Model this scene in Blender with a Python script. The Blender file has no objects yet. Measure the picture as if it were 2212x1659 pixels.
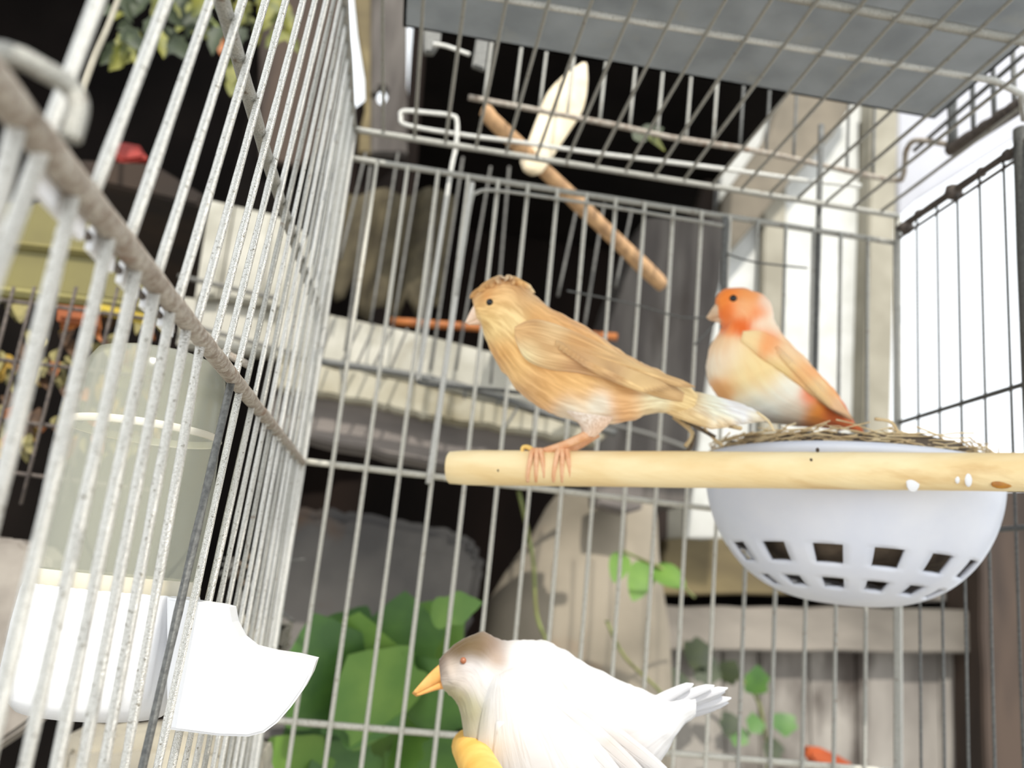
import bpy, bmesh, math, random
from mathutils import Vector, Matrix, noise
from mathutils.bvhtree import BVHTree
random.seed(7)
scene = bpy.context.scene
col = scene.collection

# ------------------------------------------------------------------ camera, sky, sun, exposure
W, H, F = 2212.0, 1659.0, 1900.34          # image frame and focal length in its pixels
RX = Vector((0.98539268, -0.13874148, 0.09875257)).normalized()   # camera right
RD = Vector((0.12748219, 0.21647892, -0.96792829)).normalized()   # camera down
RF = Vector((0.11291395, 0.96637864, 0.23100381)).normalized()    # camera forward
cd = bpy.data.cameras.new('camera')
cam = bpy.data.objects.new('camera', cd); col.objects.link(cam)
m = Matrix.Identity(4)
for i, ax in enumerate((RX, -RD, -RF)):
    for j in range(3):
        m[j][i] = ax[j]
cam.matrix_world = m
cd.sensor_width = 36.0
cd.lens = F / W * 36.0
cd.clip_start = 0.01
cd.clip_end = 60
cd.dof.use_dof = True
cd.dof.focus_distance = 0.21
cd.dof.aperture_fstop = 15.0
scene.camera = cam

world = bpy.data.worlds.new('sky'); scene.world = world
world.use_nodes = True
bg = world.node_tree.nodes['Background']
bg.inputs[0].default_value = (0.93, 0.97, 1.0, 1)
bg.inputs[1].default_value = 1.75
sd = bpy.data.lights.new('sun', 'SUN'); sd.energy = 4.0; sd.angle = math.radians(0.6); sd.color = (1.0, 0.96, 0.88)
sun = bpy.data.objects.new('sun', sd); col.objects.link(sun)
sun.rotation_euler = Vector((0.03, -0.69, 0.72)).to_track_quat('Z', 'Y').to_euler()
sun.location = (-0.5, -1.5, 2)

vs = scene.view_settings
vs.view_transform = 'Standard'; vs.look = 'None'; vs.exposure = 0.0; vs.gamma = 1.0
vs.use_curve_mapping = False


def P(u, v, z):
    """point seen at photo pixel (u, v), z metres along the viewing axis"""
    return RX * ((u - W / 2) / F * z) + RD * ((v - H / 2) / F * z) + RF * z


def at(u, v, Y):
    d = P(u, v, 1.0)
    return d * (Y / d.y)


def atX(u, v, X):
    d = P(u, v, 1.0)
    return d * (X / d.x)


def atZ(u, v, Z):
    d = P(u, v, 1.0)
    return d * (Z / d.z)


# ------------------------------------------------------------------ materials
MATS = {}


def mat(name, c, c2=None, rough=0.6, metal=0.0, scale=200.0, bump=0.0, bscale=None, stretch=(1, 1, 1), c3=None, s3=60.0, t3=0.55, spec=0.5, detail=4.0):
    if name in MATS:
        return MATS[name]
    mt = bpy.data.materials.new(name); mt.use_nodes = True
    nt = mt.node_tree; b = nt.nodes['Principled BSDF']
    b.inputs['Roughness'].default_value = rough
    b.inputs['Metallic'].default_value = metal
    b.inputs['Specular IOR Level'].default_value = spec
    b.inputs['Base Color'].default_value = (*c, 1)
    tc = nt.nodes.new('ShaderNodeTexCoord'); mp = nt.nodes.new('ShaderNodeMapping')
    mp.inputs['Scale'].default_value = stretch
    nt.links.new(tc.outputs['Object'], mp.inputs['Vector'])
    out = None
    if c2 is not None:
        n = nt.nodes.new('ShaderNodeTexNoise'); n.inputs['Scale'].default_value = scale; n.inputs['Detail'].default_value = detail
        nt.links.new(mp.outputs[0], n.inputs['Vector'])
        r = nt.nodes.new('ShaderNodeValToRGB')
        r.color_ramp.elements[0].position = 0.35; r.color_ramp.elements[0].color = (*c, 1)
        r.color_ramp.elements[1].position = 0.65; r.color_ramp.elements[1].color = (*c2, 1)
        nt.links.new(n.outputs['Fac'], r.inputs[0]); out = r.outputs[0]
        if c3 is not None:
            n3 = nt.nodes.new('ShaderNodeTexNoise'); n3.inputs['Scale'].default_value = s3; n3.inputs['Detail'].default_value = 5
            nt.links.new(mp.outputs[0], n3.inputs['Vector'])
            r3 = nt.nodes.new('ShaderNodeValToRGB')
            r3.color_ramp.elements[0].position = t3; r3.color_ramp.elements[0].color = (0, 0, 0, 1)
            r3.color_ramp.elements[1].position = t3 + 0.12; r3.color_ramp.elements[1].color = (1, 1, 1, 1)
            nt.links.new(n3.outputs['Fac'], r3.inputs[0])
            mx = nt.nodes.new('ShaderNodeMix'); mx.data_type = 'RGBA'
            nt.links.new(r3.outputs[0], mx.inputs['Factor']); nt.links.new(out, mx.inputs['A'])
            mx.inputs['B'].default_value = (*c3, 1); out = mx.outputs['Result']
        nt.links.new(out, b.inputs['Base Color'])
    if bump > 0:
        nb = nt.nodes.new('ShaderNodeTexNoise'); nb.inputs['Scale'].default_value = bscale or scale; nb.inputs['Detail'].default_value = 5
        nt.links.new(mp.outputs[0], nb.inputs['Vector'])
        bn = nt.nodes.new('ShaderNodeBump'); bn.inputs['Strength'].default_value = bump; bn.inputs['Distance'].default_value = 0.001
        nt.links.new(nb.outputs['Fac'], bn.inputs['Height']); nt.links.new(bn.outputs[0], b.inputs['Normal'])
    MATS[name] = mt
    return mt


def S(r, g, b):
    """sRGB 0-255 to linear"""
    return tuple(((x / 255) / 12.92 if x < 10 else ((x / 255 + .055) / 1.055) ** 2.4) for x in (r, g, b))


GALV = mat('galvanised_wire', S(188, 186, 178), S(152, 150, 142), 0.40, 0.65, 2600, 0.5, 3000, c3=S(122, 108, 92), s3=420, t3=0.62)
GALVW = mat('bright_galvanised_wire', S(236, 234, 228), S(200, 198, 190), 0.36, 0.78, 3200, 0.6, 3600, c3=S(128, 120, 104), s3=1300, t3=0.60)
BACKW = mat('pale_back_wire', S(222, 218, 206), S(186, 182, 170), 0.40, 0.5, 2200, 0.5, 3000, c3=S(150, 138, 118), s3=700, t3=0.62)
GALVD = mat('dull_wire', S(110, 110, 106), S(84, 84, 82), 0.55, 0.3, 900, 0.3)  # darker wire copy; backlit and shaded wires get their shade from it
RUST = mat('rusty_rod', S(182, 174, 162), S(140, 126, 112), 0.6, 0.25, 500, 0.8, 1200, c3=S(128, 98, 76), s3=110, t3=0.60)
DARKW = mat('dark_weathered_wire', S(96, 86, 78), S(70, 62, 58), 0.7, 0.1, 500, 0.6)
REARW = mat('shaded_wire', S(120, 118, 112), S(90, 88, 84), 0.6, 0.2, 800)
SHEET = mat('galvanised_sheet', S(168, 174, 180), S(144, 150, 156), 0.5, 0.15, 40, 0.1, 300, c3=S(166, 168, 166), s3=35, t3=0.6)
PERCH = mat('pale_dowel', S(247, 226, 178), S(236, 206, 150), 0.6, 0, 120, 0.2, 900, stretch=(0.15, 1, 1), c3=S(206, 164, 104), s3=70, t3=0.63)
STICK = mat('brown_stick', S(196, 156, 112), S(150, 116, 82), 0.7, 0, 160, 0.4, 700, stretch=(1, 1, 0.2))
ORANGEW = mat('orange_brown_rod', S(176, 104, 44), S(140, 78, 32), 0.6, 0, 160)
BONE = mat('cuttlebone', S(236, 222, 196), S(222, 204, 172), 0.8, 0, 90, 0.2)
WHITEP = mat('white_plastic', S(238, 238, 238), S(228, 228, 230), 0.35, 0, 60)
BOWL = mat('bowl_plastic', S(222, 224, 232), S(214, 217, 228), 0.4, 0, 50)
CREAMP = mat('cream_paint', S(206, 202, 188), S(184, 176, 154), 0.6, 0, 40, 0.1, c3=S(136, 124, 92), s3=22, t3=0.6)
WHITEB = mat('white_painted_board', S(204, 204, 200), S(188, 188, 182), 0.6, 0, 30, 0.1)
CREAMB = mat('peeling_cream_paint', S(172, 166, 148), S(146, 138, 116), 0.7, 0, 26, 0.2, c3=S(108, 98, 70), s3=16, t3=0.6)
GREYWOOD = mat('weathered_wood', S(100, 94, 88), S(72, 66, 62), 0.85, 0, 60, 0.5, 200, stretch=(1, 1, 0.15), c3=S(60, 52, 46), s3=40, t3=0.6)
GREYBEAM = mat('weathered_beam', S(120, 112, 106), S(94, 88, 84), 0.85, 0, 50, 0.5, 180, stretch=(0.25, 1, 1), c3=S(70, 64, 60), s3=30, t3=0.6)
PALEWOOD = mat('silvery_boards', S(156, 150, 142), S(112, 106, 100), 0.85, 0, 16, 0.5, 120, stretch=(1, 1, 0.4), c3=S(70, 62, 56), s3=13, t3=0.56)
TANWOOD = mat('tan_beam', S(122, 108, 74), S(92, 80, 54), 0.8, 0, 30, 0.4, stretch=(0.3, 1, 1))
BROWNWOOD = mat('dark_brown_post', S(74, 60, 50), S(48, 38, 32), 0.85, 0, 30, 0.4, stretch=(1, 1, 0.2))
BEIGE = mat('beige_trim', S(154, 148, 132), S(134, 128, 112), 0.6, 0, 20)
STONE = mat('grey_stone', S(104, 99, 94), S(76, 73, 71), 0.9, 0, 14, 0.7, 60, c3=S(92, 66, 42), s3=9, t3=0.62)
CONC = mat('taupe_concrete', S(142, 132, 116), S(110, 102, 88), 0.9, 0, 10, 0.5, 50, c3=S(132, 92, 58), s3=7, t3=0.62)
DARK = mat('dark_boards', S(34, 26, 22), S(20, 16, 14), 0.9, 0, 12, stretch=(1, 1, 0.2), spec=0.1)  # near-black, so the shed's deep shade sits in the colour
DARK2 = mat('dark_shadow_wall', S(26, 22, 20), S(16, 14, 13), 0.95, 0, 10, spec=0.05)  # shed shade put into an almost black base colour
RAG = mat('dim_sackcloth', S(96, 88, 70), S(70, 64, 52), 0.95, 0, 40, 0.3, spec=0.1)
STRAW = mat('straw', S(232, 212, 170), S(200, 172, 128), 0.8, 0, 120)
STRAWD = mat('dark_twig', S(120, 104, 86), S(86, 74, 62), 0.8, 0, 120)
LEAF = mat('leaf_green', S(80, 118, 46), S(58, 94, 38), 0.5, 0, 40, 0.2)
LEAFL = mat('leaf_light', S(104, 138, 54), S(84, 122, 44), 0.5, 0, 40)
LEAFY = mat('leaf_yellow_green', S(116, 114, 34), S(74, 80, 26), 0.6, 0, 90)
LEAFD = mat('leaf_dark', S(52, 62, 30), S(36, 46, 24), 0.6, 0, 60)
SHOOT = mat('shoot_leaf', S(92, 126, 40), S(76, 110, 32), 0.6, 0, 60)
STEM = mat('stem', S(130, 140, 80), S(110, 110, 60), 0.7, 0, 60)
YELLOW = mat('yellow_plastic', S(118, 110, 58), S(92, 84, 42), 0.5, 0, 12, c3=S(88, 72, 34), s3=9, t3=0.6)
DRYY = mat('dry_yellow', S(160, 128, 40), S(120, 92, 30), 0.8, 0, 160)
DRYC = mat('dry_cream', S(140, 130, 80), S(104, 96, 60), 0.8, 0, 160)
DRYB = mat('dry_brown', S(84, 58, 34), S(60, 42, 26), 0.8, 0, 160)
ORANGE = mat('orange_clay', S(170, 78, 32), S(146, 62, 26), 0.7, 0, 60)
RED = mat('red_plastic', S(170, 40, 16), S(130, 26, 12), 0.5, 0, 60)
BEAKP = mat('pink_beak', S(240, 214, 190), S(230, 194, 166), 0.45, 0, 200)
BEAKG = mat('horn_beak', S(216, 190, 160), S(196, 166, 134), 0.45, 0, 200)
BEAKO = mat('orange_beak', S(232, 178, 108), S(220, 160, 88), 0.45, 0, 200)
LEG = mat('pink_leg', S(238, 190, 150), S(226, 166, 120), 0.55, 0, 300, 0.4, 900)
EYE = mat('dark_eye', S(14, 14, 18), None, 0.08)
EYEB = mat('brown_eye', S(150, 92, 62), None, 0.3)
GROUND = mat('ground', S(152, 148, 140), S(128, 124, 116), 0.95, 0, 20, 0.5)  # made pale so the floor bounces fill light upward
TAUPE = mat('taupe_trim', S(116, 106, 90), S(94, 86, 72), 0.7, 0, 20)
FASC = mat('fascia_paint', S(178, 178, 184), S(166, 166, 172), 0.6, 0, 10)
DIRTYW = mat('dirty_white_board', S(184, 180, 168), S(150, 146, 132), 0.7, 0, 30, 0.2, c3=S(120, 112, 92), s3=18, t3=0.58)
SHELFW = mat('dark_shelf_wood', S(52, 38, 26), S(34, 25, 18), 0.9, 0, 20)


def clear_mat():
    mt = bpy.data.materials.new('clear_cloudy_plastic'); mt.use_nodes = True
    nt = mt.node_tree; b = nt.nodes['Principled BSDF']
    b.inputs['Base Color'].default_value = (*S(196, 196, 180), 1); b.inputs['Roughness'].default_value = 0.18
    t = nt.nodes.new('ShaderNodeBsdfTransparent'); t.inputs[0].default_value = (0.86, 0.86, 0.82, 1)
    mx = nt.nodes.new('ShaderNodeMixShader'); mx.inputs[0].default_value = 0.34
    nt.links.new(t.outputs[0], mx.inputs[1]); nt.links.new(b.outputs[0], mx.inputs[2])
    nt.links.new(mx.outputs[0], nt.nodes['Material Output'].inputs[0])
    return mt


CLEAR = clear_mat()


def plumage_mat(name, streak=0.25, dark=(0.6, 0.45, 0.3), sx=5, sy=26):
    mt = bpy.data.materials.new(name); mt.use_nodes = True
    nt = mt.node_tree; b = nt.nodes['Principled BSDF']
    b.inputs['Roughness'].default_value = 0.85
    b.inputs['Specular IOR Level'].default_value = 0.15
    b.inputs['Sheen Weight'].default_value = 0.25
    at_ = nt.nodes.new('ShaderNodeAttribute'); at_.attribute_name = 'Col'
    uv = nt.nodes.new('ShaderNodeUVMap'); mp = nt.nodes.new('ShaderNodeMapping'); mp.inputs['Scale'].default_value = (sx, sy, 1)
    nt.links.new(uv.outputs[0], mp.inputs['Vector'])
    n = nt.nodes.new('ShaderNodeTexNoise'); n.inputs['Scale'].default_value = 1.0; n.inputs['Detail'].default_value = 4; n.inputs['Distortion'].default_value = 0.4
    nt.links.new(mp.outputs[0], n.inputs['Vector'])
    r = nt.nodes.new('ShaderNodeValToRGB')
    r.color_ramp.elements[0].position = 0.38; r.color_ramp.elements[0].color = (*dark, 1)
    r.color_ramp.elements[1].position = 0.62; r.color_ramp.elements[1].color = (1, 1, 1, 1)
    nt.links.new(n.outputs['Fac'], r.inputs[0])
    mx = nt.nodes.new('ShaderNodeMix'); mx.data_type = 'RGBA'; mx.blend_type = 'MULTIPLY'; mx.inputs['Factor'].default_value = streak
    nt.links.new(at_.outputs['Color'], mx.inputs['A']); nt.links.new(r.outputs[0], mx.inputs['B'])
    nt.links.new(mx.outputs['Result'], b.inputs['Base Color'])
    bn = nt.nodes.new('ShaderNodeBump'); bn.inputs['Strength'].default_value = 0.35; bn.inputs['Distance'].default_value = 0.0012
    nt.links.new(n.outputs['Fac'], bn.inputs['Height']); nt.links.new(bn.outputs[0], b.inputs['Normal'])
    return mt


# ------------------------------------------------------------------ object helpers
def link(name, me, m_=None, parent=None):
    o = bpy.data.objects.new(name, me); col.objects.link(o)
    if m_ is not None and me is not None:
        me.materials.append(m_)
    if parent is not None:
        o.parent = parent
        o.matrix_parent_inverse = parent.matrix_basis.inverted()
    return o


def mesh(name, verts, faces, m_=None, parent=None, smooth=True):
    me = bpy.data.meshes.new(name)
    me.from_pydata([tuple(v) for v in verts], [], faces)
    me.validate(); me.update()
    bm = bmesh.new(); bm.from_mesh(me); bmesh.ops.recalc_face_normals(bm, faces=bm.faces); bm.to_mesh(me); bm.free()
    if smooth:
        for p in me.polygons:
            p.use_smooth = True
    return link(name, me, m_, parent)


def tag(o, label, cat, group=None, kind=None):
    o['label'] = label; o['category'] = cat
    if group: o['group'] = group
    if kind: o['kind'] = kind
    return o


def struct(o):
    o['kind'] = 'structure'; return o


def empty(name, loc):
    o = bpy.data.objects.new(name, None); col.objects.link(o); o.location = loc; o.empty_display_size = 0.01
    return o


def tube_geo(pts, r, seg=8, closed=False, jit=0.0, seed=0):
    pts = [Vector(p) for p in pts]; n = len(pts)
    rs = list(r) if isinstance(r, (list, tuple)) else [r] * n
    rnd = random.Random(seed)
    verts, faces = [], []
    prev = None
    for i in range(n):
        if closed:
            t = (pts[(i + 1) % n] - pts[i - 1]).normalized()
        else:
            t = (pts[min(i + 1, n - 1)] - pts[max(i - 1, 0)]).normalized()
        if prev is None:
            a = t.orthogonal().normalized()
        else:
            a = (prev - t * prev.dot(t)).normalized()
        prev = a; b = t.cross(a)
        rr = rs[i] * (1 + rnd.uniform(-jit, jit))
        for k in range(seg):
            an = 2 * math.pi * k / seg
            verts.append(pts[i] + (a * math.cos(an) + b * math.sin(an)) * rr)
    m_ = n if closed else n - 1
    for i in range(m_):
        for k in range(seg):
            i2 = (i + 1) % n
            faces.append((i * seg + k, i * seg + (k + 1) % seg, i2 * seg + (k + 1) % seg, i2 * seg + k))
    if not closed:
        faces.append(tuple(range(seg - 1, -1, -1))); faces.append(tuple((n - 1) * seg + k for k in range(seg)))
    return verts, faces


def tube(name, pts, r, m_, parent=None, seg=8, closed=False, jit=0.0, seed=0):
    v, f = tube_geo(pts, r, seg, closed, jit, seed)
    return mesh(name, v, f, m_, parent)


def sub(a, b, n, bend=None):
    a, b = Vector(a), Vector(b)
    return [a.lerp(b, i / n) for i in range(n + 1)]


def catmull(ps, per=6):
    ps = [Vector(p) for p in ps]; out = []
    for i in range(len(ps) - 1):
        p0 = ps[max(i - 1, 0)]; p1 = ps[i]; p2 = ps[i + 1]; p3 = ps[min(i + 2, len(ps) - 1)]
        for k in range(per):
            t = k / per
            out.append(0.5 * ((2 * p1) + (p2 - p0) * t + (2 * p0 - 5 * p1 + 4 * p2 - p3) * t * t + (3 * p1 - p0 - 3 * p2 + p3) * t ** 3))
    out.append(ps[-1])
    return out


WN = [0]


def wire(p0, p1, r, m_, parent, name='wire', n=14, seg=8):
    WN[0] += 1
    return tube(name, sub(p0, p1, n), r, m_, parent, seg, jit=0.09, seed=WN[0])


def box(name, lo, hi, m_, parent=None, bevel=0.0):
    bm = bmesh.new()
    bmesh.ops.create_cube(bm, size=1)
    lo, hi = Vector(lo), Vector(hi)
    for v in bm.verts:
        v.co = Vector(((lo.x + hi.x) / 2 + v.co.x * (hi.x - lo.x), (lo.y + hi.y) / 2 + v.co.y * (hi.y - lo.y), (lo.z + hi.z) / 2 + v.co.z * (hi.z - lo.z)))
    if bevel:
        bmesh.ops.bevel(bm, geom=bm.edges[:], offset=bevel, segments=2, affect='EDGES')
    me = bpy.data.meshes.new(name); bm.to_mesh(me); bm.free()
    return link(name, me, m_, parent)


def slab(name, px, Y, t, m_, parent=None, bevel=0.002, rough=0.0, seed=1):
    """plank standing at distance Y: outline by photo pixels, real thickness t going back"""
    pts = []
    rnd = random.Random(seed)
    for i in range(len(px)):
        a, b = px[i], px[(i + 1) % len(px)]
        k = 1 if rough == 0 else 7
        for j in range(k):
            f = j / k
            p = at(a[0] + (b[0] - a[0]) * f, a[1] + (b[1] - a[1]) * f, Y)
            if rough and j: p += Vector((rnd.uniform(-1, 1), 0, rnd.uniform(-1, 1))) * rough
            pts.append(p)
    bm = bmesh.new()
    fv = [bm.verts.new(p) for p in pts]
    f = bm.faces.new(fv)
    r = bmesh.ops.extrude_face_region(bm, geom=[f])
    for v in r['geom']:
        if isinstance(v, bmesh.types.BMVert): v.co.y += t
    bmesh.ops.recalc_face_normals(bm, faces=bm.faces)
    if bevel:
        bmesh.ops.bevel(bm, geom=[e for e in bm.edges if abs(e.verts[0].co.y - e.verts[1].co.y) < 1e-6 and e.verts[0].co.y < Y + t / 2], offset=bevel, segments=2, affect='EDGES')
    bmesh.ops.triangulate(bm, faces=[f for f in bm.faces if len(f.verts) > 4])
    me = bpy.data.meshes.new(name); bm.to_mesh(me); bm.free()
    return link(name, me, m_, parent)


def lathe(name, prof, c, m_, parent=None, seg=40, mod=None, holes=None):
    """prof: list of (radius, z) relative to c"""
    verts, faces = [], []
    for i, (r, z) in enumerate(prof):
        for k in range(seg):
            an = 2 * math.pi * k / seg
            rr = r * (mod(i, an) if mod else 1)
            verts.append(Vector(c) + Vector((rr * math.cos(an), rr * math.sin(an), z)))
    for i in range(len(prof) - 1):
        for k in range(seg):
            if holes and holes(i, k): continue
            faces.append((i * seg + k, i * seg + (k + 1) % seg, (i + 1) * seg + (k + 1) % seg, (i + 1) * seg + k))
    return mesh(name, verts, faces, m_, parent)


def leaf_geo(base, tip, width, nrm, curl=0.15, lobes=0, cup=0.1):
    base, tip = Vector(base), Vector(tip)
    d = tip - base; L = d.length; d.normalize()
    s = d.cross(nrm).normalized(); n_ = s.cross(d).normalized()
    verts, faces = [], []
    N = 12
    for i in range(N + 1):
        t = (i / N) ** 1.25
        w = width * 0.5 * max(0.0, math.sin(math.pi * min(1, t) ** 0.72)) ** 0.62 if 0 < i < N else 0.0002
        if lobes: w *= 1 + 0.16 * math.sin(t * lobes * 2 * math.pi)
        c = base + d * (L * t) + n_ * (-curl * L * t * t)
        for q in (-1, -0.5, 0, 0.5, 1):
            verts.append(c + s * (w * q) + n_ * (abs(q) * w * cup))
    for i in range(N):
        for q in range(4):
            faces.append((i * 5 + q, i * 5 + q + 1, (i + 1) * 5 + q + 1, (i + 1) * 5 + q))
    return verts, faces


def leaf(name, base, tip, width, nrm, m_, parent=None, **k):
    v, f = leaf_geo(base, tip, width, nrm, **k)
    return mesh(name, v, f, m_, parent)


# ------------------------------------------------------------------ the setting: a dim lean-to shed open to the sky on the right and in front
XL, XR, YB = -0.0437, 0.2410, 0.40
struct(box('floor', (-1.2, -1.0, -0.60), (1.6, 2.2, -0.56), GROUND))
struct(box('ceiling', (-0.03, 0.42, 0.55), (0.36, 1.40, 0.57), DARK2))  # slab added overhead, set low and forward to shade the post
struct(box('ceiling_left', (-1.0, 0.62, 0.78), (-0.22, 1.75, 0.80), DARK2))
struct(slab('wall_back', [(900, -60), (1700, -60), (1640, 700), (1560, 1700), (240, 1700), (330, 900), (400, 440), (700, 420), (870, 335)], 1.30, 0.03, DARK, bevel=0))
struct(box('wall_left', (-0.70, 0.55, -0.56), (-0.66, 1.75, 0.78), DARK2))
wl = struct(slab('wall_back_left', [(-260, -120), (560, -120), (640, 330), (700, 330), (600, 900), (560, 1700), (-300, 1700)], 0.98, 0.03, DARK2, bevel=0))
# old boards with a bright slit and a knot hole between them
g = empty('wall_rear', at(760, 300, 0.95)); struct(g)
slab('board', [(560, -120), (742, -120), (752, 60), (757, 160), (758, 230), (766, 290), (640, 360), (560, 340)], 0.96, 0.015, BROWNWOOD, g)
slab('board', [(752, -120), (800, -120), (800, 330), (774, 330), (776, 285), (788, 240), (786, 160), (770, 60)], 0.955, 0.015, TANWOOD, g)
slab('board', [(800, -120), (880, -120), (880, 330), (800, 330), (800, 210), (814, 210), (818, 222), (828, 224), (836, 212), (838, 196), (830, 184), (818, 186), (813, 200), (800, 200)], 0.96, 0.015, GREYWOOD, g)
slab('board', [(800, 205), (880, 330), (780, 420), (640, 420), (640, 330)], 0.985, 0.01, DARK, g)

# ------------------------------------------------------------------ the bird cage
cage = empty('bird_cage', (0.1, 0.4, -0.12))
tag(cage, 'weathered galvanised wire bird cage holding the canaries, wires partly rusted', 'cage')
ZT2, ZT1, ZM, ZB, ZF = 0.2120, 0.1980, 0.0484, -0.0612, -0.13
S0 = -0.04512; ST = 0.01497
# back panel
for k in range(1, 20):
    X = S0 + k * ST
    m_ = BACKW if k < 14 else GALV  # paler wires on the left put the stronger light there into colour
    wire((X, YB, ZF), (X, YB, ZT1), 0.00095, m_, cage, n=20)
for z, r, m_, dz in ((ZT1, 0.0015, GALV, 0.0), (ZM, 0.0015, BACKW, 0.0), (ZB, 0.0014, BACKW, 0.0), (ZF, 0.0016, GALV, 0)):
    tube('frame_rod', sub((XL, YB + 0.0018, z), (XR, YB + 0.0018, z + dz), 26), r, m_, cage, 10, jit=0.07, seed=int(z * 1000))
tube('frame_rod', sub((XL, YB - 0.001, ZT2), (XR, YB - 0.001, ZT2), 26), 0.0015, GALV, cage, 10, jit=0.07, seed=5)
# corner posts
tube('corner_post', sub((XL, YB, ZF), (XL, YB, ZT2), 20), 0.0019, GALVW, cage, 10, jit=0.08)
tube('corner_post', sub((XR, YB, ZF), (XR, YB, ZT2), 20), 0.0016, GALV, cage, 10, jit=0.05)
tube('corner_post', sub((XR + 0.001, 0.307, ZF), (XR + 0.001, 0.307, ZT2), 12), 0.0042, GALVD, cage, 12, jit=0.05)
# left panel, lower half: upright wires, a gap at the drinker, then wires leaning back
lowY = [(0.0895, 0.0895), (0.1065, 0.104), (0.1208, 0.1185), (0.1343, 0.1315), (0.1457, 0.1446), (0.1566, 0.1574), (0.1689, 0.1701), (0.1818, 0.1846), (0.2188, 0.2001), (0.231, 0.2147), (0.2529, 0.2312)]
y = 0.2475
while y < 0.392:
    lean = 0.0215 * max(0.0, (0.40 - y) / 0.17)
    lowY.append((min(y + lean, 0.396), y)); y += 0.0155
for i, (yt, yb) in enumerate(lowY):
    sl = (yt - yb) / 0.08
    p1 = Vector((XL, yt, 0.0419 + (yt - 0.02) * 0.0139)); p0 = Vector((XL, yb - sl * (ZF * -1 - 0.04), ZF))
    wire(p0, p1, 0.00095 if i < 11 else 0.0008, GALVD if i == 8 else (GALVW if i < 11 else (GALVW, GALV, GALVW)[i % 3]), cage, n=22)  # wire by the drinker darkened to paint its shade; dense wires alternate for contrast
# left panel, upper half: wires leaning back
upY = [0.0975 - 0.0035, 0.1114, 0.1274, 0.1435, 0.158, 0.1739, 0.1908, 0.2049]
y = 0.2205
while y < 0.394:
    upY.append(y); y += 0.0155
for i, yb in enumerate(upY):
    lean = 0.285 * min(1.0, max(0.0, (0.40 - yb) / 0.18))
    if i == 0:
        wire((XL + 0.0003, 0.0823, -0.02), (XL + 0.0003, 0.1308, ZT2), 0.00095, GALVW, cage, n=22)
        wire((XL + 0.0003, 0.0600, -0.02), (XL + 0.0003, 0.1085, ZT2), 0.00095, GALVW, cage, n=22)
        continue
    wire((XL + 0.0003, yb, 0.0440), (XL + 0.0003, min(yb + lean * (ZT2 - 0.044), 0.397), ZT2), 0.00092 if i < 9 else (0.0008, 0.00072, 0.00085)[i % 3], GALVW if i < 9 else (GALVW, GALV, GALVW, GALV)[i % 4], cage, n=22)  # dense wires alternate two tones, painting light and dark streaks into colour
tube('frame_rod', sub((XL, 0.02, 0.0422), (XL, 0.40, 0.0475), 60), 0.0019, RUST, cage, 12, jit=0.045, seed=3)
tube('frame_rod', catmull([(XL - 0.0018, 0.02, 0.1045), (XL - 0.0018, 0.17, 0.1055), (XL - 0.0018, 0.24, 0.1065), (XL - 0.0018, 0.40, 0.1145)], 12), 0.00165, GALV, cage, 12, jit=0.08, seed=4)
tube('frame_rod', sub((XL, 0.02, ZT2), (XL, 0.40, ZT2), 30), 0.0017, GALV, cage, 10, jit=0.08, seed=6)
tube('frame_rod', sub((XL, 0.02, ZF), (XL, 0.40, ZF), 20), 0.0017, GALV, cage, 10, jit=0.08, seed=8)
# right panel; its backlit darkness is put into the wire colours
for yy in (0.383, 0.3662, 0.3505, 0.3345, 0.3185, 0.291, 0.275, 0.259, 0.243, 0.227, 0.211, 0.195):
    wire((XR, yy, ZF), (XR, yy, ZT2 - 0.008), 0.00062, GALVD, cage, n=8, seg=6)
tube('frame_rod', sub((XR, 0.16, ZT2 - 0.008), (XR, YB, ZT2 - 0.007), 24), 0.0018, DARKW, cage, 10, jit=0.12, seed=9)
tube('frame_rod', sub((XR, 0.16, ZT2 - 0.0125), (XR, YB, ZT2 - 0.0125), 20), 0.0008, DARKW, cage, 8, jit=0.05, seed=9)
tube('frame_rod', sub((XR, 0.16, 0.1012), (XR, YB, 0.1012), 20), 0.0011, GALVD, cage, 8, jit=0.05, seed=10)
tube('frame_rod', sub((XR, 0.16, 0.0445), (XR, YB, 0.0445), 20), 0.0011, GALVD, cage, 8, jit=0.05, seed=11)
tube('frame_rod', sub((XR, 0.16, ZF), (XR, YB, ZF), 20), 0.0015, GALV, cage, 8, jit=0.05, seed=12)
# rust knots on the right top rod
for (u, v, r) in ((2060, 415, 0.0042), (2178, 335, 0.0028), (1958, 492, 0.0036), (1985, 462, 0.0024), (2120, 372, 0.0024)):
    p = atX(u, v, XR)
    v_, f_ = [], []
    bm = bmesh.new(); bmesh.ops.create_icosphere(bm, subdivisions=2, radius=r)
    for vv in bm.verts: vv.co *= 1 + 0.25 * noise.noise(vv.co * 600 + p * 100); 
    bmesh.ops.translate(bm, verts=bm.verts, vec=p)
    me = bpy.data.meshes.new('rust_knot'); bm.to_mesh(me); bm.free()
    for q in me.polygons: q.use_smooth = True
    link('rust_knot', me, DARKW, cage)
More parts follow.
